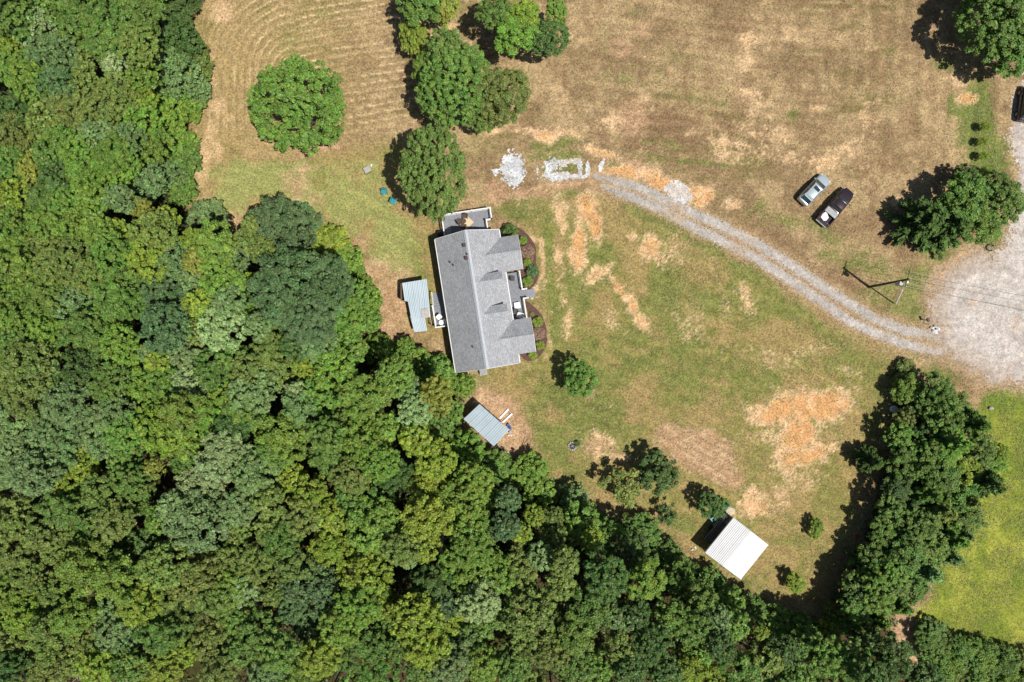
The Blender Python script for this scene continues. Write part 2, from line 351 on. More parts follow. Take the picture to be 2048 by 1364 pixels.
GREEN = [(1780, 600, 90, 40, 20, .6), (1700, 520, 60, 24, 10, .5), (1870, 500, 40, 26, 0, .8), (1350, 320, 120, 10, 8, .7), (1250, 150, 80, 24, 0, .4), (1420, 200, 60, 18, 10, .4), (1600, 130, 60, 24, 0, .4), (1880, 745, 60, 14, 25, .8),
        (520, 355, 90, 36, 0, .75), (470, 400, 60, 26, 10, .6), (600, 400, 100, 30, 0, .55), (700, 330, 60, 40, 0, .5), (720, 400, 70, 60, 0, .6), (800, 470, 70, 40, 0, .7),
         (780, 520, 50, 40, 0, .5), (840, 560, 16, 80, -8, .4), (1020, 425, 50, 24, 0, .7), (1060, 400, 50, 12, 0, .7), (1180, 395, 70, 9, 5, .8), (1300, 430, 70, 14, 24, .8), (1400, 480, 90, 18, 30, .75),
         (1500, 545, 90, 22, 34, .7), (1600, 640, 100, 24, 36, .6), (1380, 580, 140, 60, 20, .55), (1100, 520, 10, 80, 0, .8), (1112, 620, 16, 60, 0, .75), (1150, 580, 22, 60, -20, .6), (1200, 500, 22, 26, 0, .8),
         (1190, 470, 10, 40, 0, .5), (1330, 690, 110, 70, 0, .6), (1450, 750, 120, 40, 0, .6), (1230, 730, 100, 60, 0, .5), (1120, 800, 80, 44, 0, .65), (1110, 870, 70, 50, 0, .6), (1200, 830, 70, 40, 0, .5),
         (1110, 950, 50, 40, 0, .6), (1420, 800, 90, 20, 0, .45), (1700, 720, 90, 30, 10, .4), (1740, 830, 30, 60, 0, .4), (1365, 1052, 24, 16, 10, 1.2), (1330, 1075, 60, 16, 30, .6), (1500, 1180, 60, 16, 30, .6),
         (1430, 1120, 40, 14, 35, .6), (1960, 240, 34, 100, 0, 1), (1985, 330, 30, 60, 0, 1), (1905, 210, 10, 24, 0, .9), (1920, 230, 16, 12, 20, .8), (1890, 130, 30, 14, 20, .7), (1800, 600, 60, 50, 0, .6),
         (1740, 540, 50, 30, 0, .45), (1830, 560, 40, 40, 0, .8), (1830, 620, 30, 30, 0, .8), (1985, 480, 26, 40, 10, 1), (1655, 460, 60, 24, 30, .6), (1560, 440, 60, 22, 0, .6), (1510, 420, 40, 20, 0, .6),
         (1490, 320, 40, 8, 10, .8), (1450, 300, 60, 8, 10, .7), (1330, 285, 70, 10, 5, .7), (1220, 330, 14, 8, 0, .7), (1100, 290, 60, 12, -4, .8), (1140, 335, 50, 14, 0, .7), (1120, 310, 70, 10, 0, .7), (1290, 330, 14, 10, 0, .6), (1485, 280, 10, 14, 0, .8),
         (1590, 230, 14, 14, 0, .7), (1270, 20, 20, 12, 0, .6), (1430, 30, 20, 20, 0, .4), (1220, 110, 30, 50, 0, .4), (1380, 120, 30, 20, 0, .3), (1780, 100, 20, 90, 0, .4), (620, 60, 60, 30, -20, .35), (560, 100, 50, 20, 0, .3),
         (1880, 720, 60, 10, 15, .7), (1840, 700, 60, 8, 15, .6), (1900, 745, 50, 6, 25, .6), (870, 40, 30, 60, 0, .2), (1680, 880, 8, 16, 30, .8), (1635, 845, 14, 7, -20, .8), (1600, 1100, 60, 40, 0, .35), (1560, 1060, 40, 60, 0, .3), (950, 300, 60, 30, 0, .35), (940, 760, 60, 14, 0, .3)]
FIELD = [(1860, 1180), (1880, 1060), (1900, 1010), (1930, 960), (1940, 900), (1945, 850), (1955, 800), (1975, 778), (2048, 768), (2400, 760), (2400, 1300), (2048, 1306), (1940, 1286), (1880, 1262), (1830, 1240), (1850, 1200)]

def ground_colour(X, Y):
    """real surface colours of turf, straw, clay and leaf litter"""
    K = 1.0 / 1.34
    px = X * F / CAM_H + 1024; py = 682 - Y * F / CAM_H
    w1 = (fbm(X, Y, .35, 21) - .5) * 26; w2 = (fbm(X, Y, .35, 31) - .5) * 26
    qx = px + w1; qy = py + w2
    n0 = fbm(X, Y, .06, 1); n1 = fbm(X, Y, .28, 2, 5, .7); n2 = fbm(X, Y, 1.1, 3, 3, .7); n3 = fbm(X * .35, Y * 2.0, .5, 4, 4, .7)
    dz = np.random.default_rng(8).random(X.shape) - .5
    def c(*a): return np.array(lin(a)) * K
    def mix(a, b, t): return a * (1 - t[..., None]) + b * t[..., None]
    brown = c(156, 130, 96); tan = c(188, 161, 120); olive = c(146, 128, 84); straw = c(224, 190, 144)
    base = mix(np.broadcast_to(brown, X.shape + (3,)).copy(), tan, sstep(.35, .65, n1))
    base = mix(base, c(136, 124, 78), sstep(.5, .68, n3 * .5 + n0 * .5) * .8)
    base = mix(base, c(142, 112, 84), sstep(.56, .7, fbm(X, Y, .16, 14, 5, .75)) * .55)
    # left meadow is more yellow
    left = sstep(800, 600, qx) * sstep(480, 420, qy)
    base = mix(base, mix(np.broadcast_to(c(190, 164, 114), base.shape).copy(), c(160, 142, 90), sstep(.4, .62, n1)), left * .85)
    # mown house lawn, greener
    lawn = np.maximum(sstep(-30, 30, poly_dist(qx, qy, [(1075, 395), (1230, 395), (1440, 500), (1700, 670), (1790, 720), (1770, 900), (1640, 1215), (1500, 1180), (1300, 1050), (1100, 960), (1060, 860), (960, 745), (1040, 730), (1090, 650), (1040, 430)])),
                      sstep(-20, 30, poly_dist(qx, qy, [(400, 330), (560, 320), (790, 280), (880, 300), (880, 470), (900, 700), (760, 650), (740, 520), (560, 400), (430, 410)])))
    lawnc = mix(np.broadcast_to(c(172, 150, 98), base.shape).copy(), c(142, 138, 76), sstep(.36, .6, n1))
    base = mix(base, lawnc, lawn * .9)
    g = blob(qx, qy, GREEN)
    gm = sstep(.30, .70, g * .85 + (n1 - .5) * 1.1 + (n2 - .5) * .4 + dz * .25 + .05 + lawn * .10 + sstep(900, 780, px) * sstep(300, 340, py) * .12)
    gcol = mix(np.broadcast_to(c(136, 142, 76), base.shape).copy(), c(112, 124, 60), sstep(.4, .65, n2))
    leftg = sstep(900, 780, px) * sstep(620, 560, py)
    gcol = mix(gcol, c(174, 178, 108), leftg * .85)
    gcol = mix(gcol, c(110, 132, 58), sstep(1850, 1930, px) * sstep(700, 600, py))
    base = mix(base, gcol, gm * .82)
    p = blob(qx, qy, PALE)
    base = mix(base, c(226, 190, 146), sstep(.3, .8, p + (n1 - .5) * .9) * .85)
    k = blob(qx, qy, PINK)
    pk = mix(np.broadcast_to(c(196, 156, 122), base.shape).copy(), c(214, 176, 140), sstep(.4, .62, n2))
    base = mix(base, pk, sstep(.25, .8, k + (n1 - .5) * 1.0 + dz * .3) * .85)
    s = blob(qx, qy, SOIL)
    sc_ = mix(np.broadcast_to(c(236, 200, 156), base.shape).copy(), c(228, 172, 114), sstep(.52, .92, s + (n1 - .5) * .5))
    base = mix(base, sc_, sstep(.24, .86, s * 1.04 + (n2 - .5) * .9 + (n1 - .5) * .7 + dz * .45 - .02) * .95)
    spots = sstep(.60, .70, fbm(X, Y, .75, 45, 3, .6)) * sstep(.28, .55, s + (n1 - .5) * .5)
    base = mix(base, c(238, 196, 150), spots * .8)
    # rows of the dug garden plot
    a = math.radians(31); gx = (px - 1400) * math.cos(a) + (py - 905) * math.sin(a); gy = -(px - 1400) * math.sin(a) + (py - 905) * math.cos(a)
    plot = sstep(96, 84, np.abs(gx)) * sstep(46, 38, np.abs(gy))
    rows = sstep(.55, .95, np.cos(gy * 2 * math.pi / 13 + (n1 - .5) * 3)) * plot * sstep(.3, .6, n2)
    base = base * (1 - .35 * rows)[..., None]
    # mowing swaths: thin pale windrow lines bending round the top-left corner
    cx, cy = 590.0, 150.0
    d = np.where((px < cx) & (py < cy), np.hypot(px - cx, (py - cy) * .9), np.where(px < cx, cx - px, cy - py - (px - cx) * .2))
    d = d + (n0 - .5) * 26 + (n1 - .5) * 7
    ln = sstep(.80, .97, np.cos(d * 2 * math.pi / 15.5)) * sstep(.4, .6, vnoise(X, Y, .5, 77) * .5 + n1 * .5)
    wm = sstep(1150, 700, px) * sstep(300, 210, py) * sstep(400, 430, px)
    base = mix(base, c(224, 196, 150), ln * wm * 1.0)
    dk = sstep(.6, .97, np.cos(d * 2 * math.pi / 15.5 + 2.4)) * wm
    base = base * (1 - .2 * dk)[..., None]
    # faint mower passes in the right meadow and on the house lawn
    st = 1.3 * np.cos((py - .12 * px + (n0 - .5) * 30) * 2 * math.pi / 22) * sstep(1100, 1200, px) * sstep(330, 280, py) * sstep(1720, 1600, px)
    sv = np.cos((px + .05 * py + (n0 - .5) * 14) * 2 * math.pi / 30) * sstep(1640, 1760, px) * sstep(400, 300, py)
    sl = np.cos((px * .45 - py * .9 + (n0 - .5) * 40) * 2 * math.pi / 30) * lawn
    base = base * (1 + .07 * st + .09 * sv + .06 * sl)[..., None]
    # the bright green hay field at the lower right
    f = sstep(-6, 10, poly_dist(qx, qy, FIELD))
    fc = mix(np.broadcast_to(c(146, 154, 62), base.shape).copy(), c(122, 138, 54), sstep(.4, .65, n1))
    fc = mix(fc, c(176, 176, 76), sstep(.52, .7, fbm(X, Y, .2, 91, 4, .7)) * .7)
    fc = mix(fc, c(96, 128, 50), sstep(850, 770, py) * sstep(.3, .6, n3))
    base = mix(base, fc, f)
    # tan margins
    # worn verge beside the gravel
    dv = np.minimum(seg_dist(px, py, TRACK_A), seg_dist(px, py, TRACK_B))
    base = mix(base, c(188, 156, 118), sstep(26, 10, dv + (n1 - .5) * 20) * .7)
    base = mix(base, c(194, 178, 160), sstep(14, 6, dv + (n2 - .5) * 9) * .75 * sstep(1190, 1260, px))
    dt = poly_dist(qx, qy, TURN)
    base = mix(base, c(186, 160, 130), sstep(-26, -2, dt + (n1 - .5) * 18) * .8)
    # leaf litter under the trees
    fr = np.maximum(poly_dist(qx, qy, FOREST), np.maximum(poly_dist(qx, qy, THICKET), poly_dist(qx, qy, BELT)))
    base = mix(base, mix(np.broadcast_to(c(92, 74, 50), base.shape).copy(), c(70, 72, 36), sstep(.4, .6, n1)), sstep(2, 26, fr))
    return base

def colour_attr(me, rgb):
    at = me.color_attributes.new('Col', 'FLOAT_COLOR', 'POINT')
    a = np.ones((len(rgb), 4), np.float32); a[:, :3] = rgb; at.data.foreach_set('color', a.ravel())

gx = axis(-72, 72, .22, 900); gy = axis(-49, 49, .22, 900)
GX, GY = np.meshgrid(gx, gy)
def ground_z(X, Y):
    px = X * F / CAM_H + 1024; py = 682 - Y * F / CAM_H
    h = (fbm(X, Y, .12, 55) - .5) * .10; f = (fbm(X, Y, .9, 56, 3) - .5) * .07
    g = np.minimum(np.minimum(seg_dist(px, py, TRACK_A), seg_dist(px, py, TRACK_B)), -np.maximum(poly_dist(px, py, TURN), poly_dist(px, py, ROAD_UP)))
    near = sstep(110, 80, np.abs(X)) * sstep(90, 60, np.abs(Y))
    return (h * .3 + (h * .7 + f) * sstep(12, 30, g)) * near - .06
hz = ground_z(GX, GY)
nx, ny = len(gx), len(gy)
idx = np.arange(nx * ny).reshape(ny, nx)
quads = np.stack([idx[:-1, :-1], idx[:-1, 1:], idx[1:, 1:], idx[1:, :-1]], -1).reshape(-1, 4)
gm_ = np_mesh('ground', np.stack([GX.ravel(), GY.ravel(), hz.ravel()], 1), quads, M_GROUND, True)
colour_attr(gm_, np.clip(ground_colour(GX, GY).reshape(-1, 3), 0, 1))
link('ground', gm_, kind='structure')

# ------------------------------------------------------------------ gravel: sheets of cells with ragged, patchy edges
def gravel_sheet(name, mask_fn, x0, x1, y0, y1, cell, z, cols, seed, kind='structure', **props):
    a = P(x0, y1); b = P(x1, y0)
    xs = np.arange(a.x, b.x, cell); ys = np.arange(a.y, b.y, cell)
    VX, VY = np.meshgrid(xs, ys); CX = VX[:-1, :-1] + cell / 2; CY = VY[:-1, :-1] + cell / 2
    px = CX * F / CAM_H + 1024; py = 682 - CY * F / CAM_H
    keep = mask_fn(px, py, CX, CY)
    n = VX.size; ii = np.arange(n).reshape(VX.shape)
    q = np.stack([ii[:-1, :-1], ii[:-1, 1:], ii[1:, 1:], ii[1:, :-1]], -1)[keep]
    used = np.unique(q); remap = np.full(n, -1); remap[used] = np.arange(len(used))
    vx = VX.ravel()[used]; vy = VY.ravel()[used]
    jx = (vnoise(vx, vy, 7, seed) - .5) * cell * .9; jy = (vnoise(vx, vy, 7, seed + 1) - .5) * cell * .9
    vz = ground_z(vx, vy) + z * .5 + (vnoise(vx, vy, 3, seed + 2) - .5) * .012
    me = np_mesh(name, np.stack([vx + jx, vy + jy, vz], 1), remap[q], M_GRAVEL, False)
    n1 = fbm(vx, vy, .5, seed + 3, 4, .7); n2 = fbm(vx, vy, 3.0, seed + 4, 2)
    c0, c1, c2 = [np.array(lin(c)) / 1.34 for c in cols]
    t = sstep(.35, .65, n1)[:, None]; u = sstep(.56, .75, fbm(vx, vy, .22, seed + 9))[:, None]
    rgb = (c0 * (1 - t) + c1 * t) * (1 - u) + c2 * u
    qx = vx * F / CAM_H + 1024; qy = 682 - vy * F / CAM_H
    if name == 'gravel_road':   # worn wheel arcs of turning cars, browner rim
        for (ax, ay, ar, wd, am) in [(1985, 640, 92, 5, .16), (1985, 640, 106, 4, -.13), (2000, 640, 62, 5, .12), (1975, 655, 74, 4, -.10), (2010, 590, 70, 5, .12), (2060, 700, 120, 5, .12), (1900, 900, 240, 5, .14), (1900, 900, 262, 4, -.1), (1960, 600, 50, 4, .1), (2100, 560, 150, 6, .1)]:
            dd = np.abs(np.hypot(qx - ax, qy - ay) - ar + (n1 - .5) * 10); rgb = rgb * (1 + am * sstep(wd * 1.6, wd * .4, dd) * sstep(.3, .6, n1))[:, None]
        br = sstep(60, 4, poly_dist(qx, qy, TURN) + (n1 - .5) * 60) * sstep(2050, 1940, qx)
        rgb = rgb * (1 - .75 * br[:, None]) + np.array(lin((184, 158, 132))) / 1.34 * .75 * br[:, None]
    colour_attr(me, np.clip(rgb * (.8 + .4 * n2)[:, None], 0, 1))
    return link(name, me, kind=kind, **props)

def m_turn(px, py, X, Y):
    d = np.maximum(poly_dist(px, py, TURN), poly_dist(px, py, ROAD_UP))
    n = fbm(X, Y, .45, 301, 5, .75) - .5; f = vnoise(X, Y, 5, 302) - .5
    # thin, half grown-over rim on the left of the turning circle
    rim = sstep(1990, 1880, px) * 10
    return d + n * 44 + f * 18 - rim + (np.random.default_rng(5).random(d.shape) - .5) * 16 > 0
def m_drive(px, py, X, Y):
    d = np.minimum(seg_dist(px, py, TRACK_A) / 8.2, seg_dist(px, py, TRACK_B) / 8.0)
    n = fbm(X, Y, .8, 311, 4, .8) - .5; f = vnoise(X, Y, 5, 312) - .5
    fade = sstep(1300, 1195, px) * .45 + np.where((py < 376 + (px - 1200) * .5) & (px < 1250), 0, 0)
    return 1 - d + n * .6 + f * .5 - fade + (np.random.default_rng(6).random(d.shape) - .5) * .9 > 0
def m_patches(px, py, X, Y):
    g = blob(px, py, [(1025, 338, 24, 32, 0, 1.15), (1030, 360, 18, 12, 0, 1), (992, 345, 9, 10, 0, .7), (1112, 328, 26, 14, 0, .8), (1115, 352, 34, 9, 0, 1.1), (1100, 335, 12, 24, 0, .8), (1160, 335, 5, 20, 0, .95),
                      (1176, 338, 5, 16, 0, .9), (1150, 352, 26, 6, 0, .9), (1202, 332, 5, 17, 20, .8), (1075, 345, 3, 16, 0, .7), (1140, 322, 26, 6, 0, .8), (1358, 384, 24, 17, 35, 1.5), (1872, 660, 8, 7, 0, 1.1), (1862, 620, 4, 14, 0, .5)])
    n = fbm(X, Y, 1.3, 321, 4, .8) - .5; f = vnoise(X, Y, 5, 322) - .5
    return g + n * .7 + f * .5 > .55
gravel_sheet('gravel_road', m_turn, 1840, 2340, -120, 800, .14, .03, [(216, 207, 199), (202, 191, 182), (198, 172, 150)], 500)
gravel_sheet('gravel_drive', m_drive, 1180, 1900, 340, 720, .11, .026, [(202, 194, 186), (184, 176, 168), (192, 172, 152)], 520)
gravel_sheet('gravel_patch', m_patches, 970, 1890, 295, 680, .1, .034, [(236, 238, 242), (206, 208, 212), (216, 206, 194)], 540)

# loose stones on the gravel and clods on the bare clay (countless: one object)
def pebbles(name, n, pick, size, mat, seed, label):
    r = np.random.default_rng(seed); pts = []
    while len(pts) < n:
        x, y, ok = pick(r, 4000); pts += list(zip(x[ok], y[ok]))
    pts = np.array(pts[:n]); s = r.uniform(size * .5, size * 1.5, n)
    base = np.array([(1, 0, 0), (0, 1, 0), (-1, 0, 0), (0, -1, 0), (.2, .1, .8)]); a = r.uniform(0, 6.28, n)
    ca, sa = np.cos(a)[:, None], np.sin(a)[:, None]
    jb = base[None] * r.uniform(.7, 1.2, (n, 5, 1))
    X = (jb[..., 0] * ca - jb[..., 1] * sa) * s[:, None] + pts[:, :1]; Y = (jb[..., 0] * sa + jb[..., 1] * ca) * s[:, None] + pts[:, 1:]
    Z = jb[..., 2] * s[:, None] + ground_z(pts[:, 0], pts[:, 1])[:, None] + .012
    f = np.array([(0, 1, 4), (1, 2, 4), (2, 3, 4), (3, 0, 4)])
    faces = (f[None] + (np.arange(n) * 5)[:, None, None]).reshape(-1, 3)
    me = np_mesh(name, np.stack([X, Y, Z], -1).reshape(-1, 3), faces, mat)
    return link(name, me, kind='stuff', label=label, category='stones')
def pick_gravel(r, k):
    px = r.uniform(990, 2060, k); py = r.uniform(150, 780, k); p0 = (px - 1024) * CAM_H / F; p1 = (682 - py) * CAM_H / F
    return p0, p1, m_turn(px, py, p0, p1) | m_drive(px, py, p0, p1) | m_patches(px, py, p0, p1)
pebbles('gravel_stones', 9000, pick_gravel, .05, M_STONE, 3, 'loose pale crushed stones scattered over drive and turning circle')
M_CLOD = surf('clay_clods', (0.56, 0.36, 0.20), 0.95, 0.25, 3)
def pick_soil(r, k):
    px = r.uniform(960, 1960, k); py = r.uniform(40, 1060, k)
    return (px - 1024) * CAM_H / F, (682 - py) * CAM_H / F, blob(px, py, SOIL) + r.uniform(-.2, .2, k) > .62
pebbles('clay_clods', 3500, pick_soil, .055, M_CLOD, 4, 'dry orange clay clods on the bare lawn patches')
# ------------------------------------------------------------------ foliage
def leaf_mesh(name, C, N, S, V, mat, aspect=.62, r=None, long_dir=None):
    """one bent quad per leaf spray: centre, normal, size, brightness"""
    n = len(C); r = r or np.random.default_rng(1)
    N = N / np.linalg.norm(N, axis=1, keepdims=True)
    if long_dir is None: t = r.normal(size=(n, 3))
    else: t = long_dir + r.normal(size=(n, 3)) * .25
    u = t - N * (t * N).sum(1, keepdims=True); u /= np.linalg.norm(u, axis=1, keepdims=True) + 1e-9
    w = np.cross(N, u); S = S[:, None]
    v = np.stack([C - u * S, C + w * S * aspect - N * S * .22, C + u * S, C - w * S * aspect - N * S * .22], 1).reshape(-1, 3)
    me = np_mesh(name, v, np.arange(4 * n).reshape(n, 4), mat)
    at = me.attributes.new('v', 'FLOAT', 'POINT'); at.data.foreach_set('value', np.repeat(V, 4).astype(np.float32))
    return me

def crown_broad(name, seed, lobes, lobe_r, leaves, leaf, low=-.45, hollow=.0, top_flat=1.0, rough=.12, spread=(.84, 1.06)):
    r = np.random.default_rng(seed); k = lobes
    ph = np.arange(k) * 2.39996 + r.uniform(-.5, .5, k); z = low + (1 - low) * ((np.arange(k) + .5) / k) ** .95
    zz = np.clip(z, -1, 1); rad = np.sqrt(np.maximum(0, 1 - zz * zz)) if low < 0 else np.sqrt(1 - zz * zz)
    rr = (1 - lobe_r) * r.uniform(*spread, k)
    # an uneven outline: some sides reach out further
    a0, a1 = r.uniform(0, 6.28, 2); out = 1 + rough * np.sin(2 * ph + a0) + rough * .8 * np.sin(3 * ph + a1)
    LC = np.stack([np.cos(ph) * rad * rr * out, np.sin(ph) * rad * rr * out, zz * rr * top_flat], 1) + r.normal(size=(k, 3)) * .05
    LR = lobe_r * r.uniform(.7, 1.3, k)
    # inner fill
    kf = k // 4; LC2 = r.normal(size=(kf, 3)) * .2; LC = np.vstack([LC, LC2]); LR = np.concatenate([LR, np.full(kf, lobe_r * 1.15)])
    w = LR ** 2; li = r.choice(len(LC), leaves, p=w / w.sum())
    d = r.normal(size=(leaves, 3)); d /= np.linalg.norm(d, axis=1, keepdims=True); d[:, 2] = np.where(d[:, 2] < -.25, -d[:, 2], d[:, 2])
    rad_ = LR[li] * (r.uniform(hollow, 1.08, leaves) ** .5)
    bump = 1 + .22 * np.sin(d[:, 0] * 9 + li) * np.sin(d[:, 1] * 9 + li * 2)
    C = LC[li] + d * (rad_ * bump)[:, None]
    Nn = d * .75 + np.array([0, 0, .55]) + r.normal(size=(leaves, 3)) * .42
    lv = r.random(len(LC)); V = np.clip(.35 * lv[li] + .65 * r.random(leaves) ** 1.3, 0, 1)
    return leaf_mesh(name, C, Nn, leaf * r.uniform(.6, 1.25, leaves), V, M_LEAF, r=r)

def crown_pine(name, seed, whorls, leaves, leaf):
    r = np.random.default_rng(seed); Cs, Ns, Ds, Vs = [], [], [], []
    br = []
    for i in range(whorls):
        t = (i + .5) / whorls; z = -.85 + 1.8 * t; L = (1 - t) ** .75 * .98 + .06
        for j in range(max(5, int(9 - 4 * t))):
            a = r.uniform(0, 6.28) ; br.append((z + r.uniform(-.05, .05), a, L * r.uniform(.72, 1.15), r.random()))
    br = np.array(br); w = br[:, 2] + .1; bi = r.choice(len(br), leaves, p=w / w.sum())
    z, a, L, lv = br[bi].T; s = r.random(leaves) ** .6
    side = r.normal(size=leaves) * .075 * (1.25 - s)
    ca, sa = np.cos(a), np.sin(a)
    C = np.stack([ca * L * s - sa * side, sa * L * s + ca * side, z - .10 * s + .13 * s * s + r.normal(size=leaves) * .035], 1)
    D = np.stack([ca - sa * np.sign(side) * .7, sa + ca * np.sign(side) * .7, np.full(leaves, .15)], 1)
    Nn = np.stack([ca * .25, sa * .25, np.ones(leaves)], 1) + r.normal(size=(leaves, 3)) * .4
    V = np.clip(.3 * lv + .4 * r.random(leaves) + .3 * s, 0, 1)
    return leaf_mesh(name, C, Nn, leaf * r.uniform(.7, 1.3, leaves), V, M_NEEDLE, aspect=.34, r=r, long_dir=D)

def trunk_mesh(name, seed, limbs=5, dead=False):
    r = random.Random(seed); m = MB(); p = Vector((0, 0, -.02)); rr = .085
    pts = [(p, rr)]
    for i in range(5):
        p = p + Vector((r.uniform(-.05, .05), r.uniform(-.05, .05), .19)); rr *= .8; pts.append((p, rr))
    for (a, ra), (b, rb) in zip(pts[:-1], pts[1:]): m.tube(a, b, ra, rb, 7)
    for k in range(limbs):
        a0 = pts[2 + k % 4][0]; an = k * 2.4 + r.uniform(-.4, .4); L = r.uniform(.45, .8)
        mid = a0 + Vector((math.cos(an) * L * .5, math.sin(an) * L * .5, .10)); tip = mid + Vector((math.cos(an + .3) * L * .45, math.sin(an + .3) * L * .45, .10))
        m.tube(a0, mid, .034, .02, 5); m.tube(mid, tip, .02, .007, 5)
        for q in range(4 if dead else 2):
            an2 = an + r.uniform(-1.1, 1.1); s = a0.lerp(tip, r.uniform(.4, .9)); l2 = r.uniform(.15, .35)
            m.tube(s, s + Vector((math.cos(an2) * l2, math.sin(an2) * l2, .05)), .011, .003, 4)
    return m.mesh(name, M_DEADWOOD if dead else M_BARK)

CROWNS = {
    'c': [crown_broad('crown', 100 + i, (70, 140)[i % 2], (.165, .115)[i % 2], 10000, .046, hollow=.35, rough=.10, spread=(.70, 1.12)) for i in range(6)],
    'f': [crown_broad('crown', 130 + i, 190, .105, 10000, .043, hollow=.5, rough=.06) for i in range(4)],
    's': [crown_broad('crown', 150 + i, 16, .22, 1700, .075, rough=.2) for i in range(3)],
    'b': [crown_broad('crown', 160 + i, 30, .26, 3200, .062, low=-.7, hollow=.6, rough=.05) for i in range(2)],
    'L': [crown_broad('crown', 170 + i, 420, .072, 30000, .027, hollow=.4, rough=.035, spread=(.82, 1.05)) for i in range(3)],
    'j': [crown_broad('crown', 175 + i, 80, .15, 3000, .082, hollow=.4, rough=.10) for i in range(4)],
    'F': [crown_broad('crown', 180 + i, 240, .10, 30000, .027, hollow=.5, rough=.05) for i in range(2)],
    'n': [crown_pine('crown', 190 + i, 12, 6500, .085) for i in range(4)],
}
TRUNKS = [trunk_mesh('trunk', 10 + i) for i in range(4)]

TONE = {  # leaf colours (albedo)
    'G': (.138, .232, .044), 'B': (.180, .285, .042), 'Y': (.235, .315, .038), 'O': (.180, .245, .052), 'K': (.088, .155, .036),
    'S': (.180, .275, .092), 'P': (.270, .360, .140), 'D': (.110, .190, .066), 'A': (.270, .290, .050), 'R': (.30, .18, .13), 'M': (.160, .270, .046)}
WORD = {'G': 'mid green', 'B': 'bright green', 'Y': 'yellow green', 'O': 'olive green', 'K': 'dark green', 'S': 'grey green', 'P': 'pale flecked',
        'D': 'deep blue green', 'A': 'amber tinged', 'R': 'reddish brown', 'M': 'fresh green'}
R3 = random.Random(5)
ALL_TREES = []

def make_tree(px, py, rpx, tone, kind, hc, name='broadleaf_tree', ry=1.0, rot=None, vz=.85, label=None, cat='tree', group=None, base=None, trunk=True):
    """px, py: where the crown is seen; hc: height of the crown's centre above the ground"""
    c = P(px, py, hc); r = rpx * (CAM_H - hc) / F
    hz = min(r * vz, hc - .15) if kind != 'n' else min(max(r * 1.5, 1.2), hc * .92)
    rot = R3.uniform(0, 6.28) if rot is None else rot
    t = thing(name, label or '', cat, (c.x, c.y, 0), 0, group)
    vs = CROWNS[kind]; me = vs[R3.randrange(len(vs))]; r *= 1.07
    k = R3.uniform(.88, 1.12); w = R3.uniform(.93, 1.07); u = R3.uniform(.93, 1.07)
    cr = link('crown', me, t, (0, 0, hc), (0, 0, rot), (r, r * ry, hz))
    col = TONE[tone]; cr.color = (col[0] * k * w, col[1] * k * u, col[2] * k, 1)
    if trunk:
        link('trunk', TRUNKS[R3.randrange(4)], t, (0, 0, 0), (0, 0, R3.uniform(0, 6.28)), (r * .7, r * .7, max(.3, hc + hz * .1)))
    ALL_TREES.append(dict(o=t, px=px, py=py, r=rpx, tone=tone, kind=kind, name=name, named=bool(label), hc=hc))
    return t

def fit_height(px, py, rpx, want):
    """tall trees lean out of a plan view: keep every foot inside the wood's real edge"""
    h = want
    while h > 2.2:
        k = (CAM_H - h) / CAM_H; gx_, gy_ = (px - 1024) * k + 1024, (py - 682) * k + 682
        if float(poly_dist(np.array([gx_]), np.array([gy_]), FOREST)[0]) > rpx * .62 + h * 1.5: break
        h -= .5
    return h

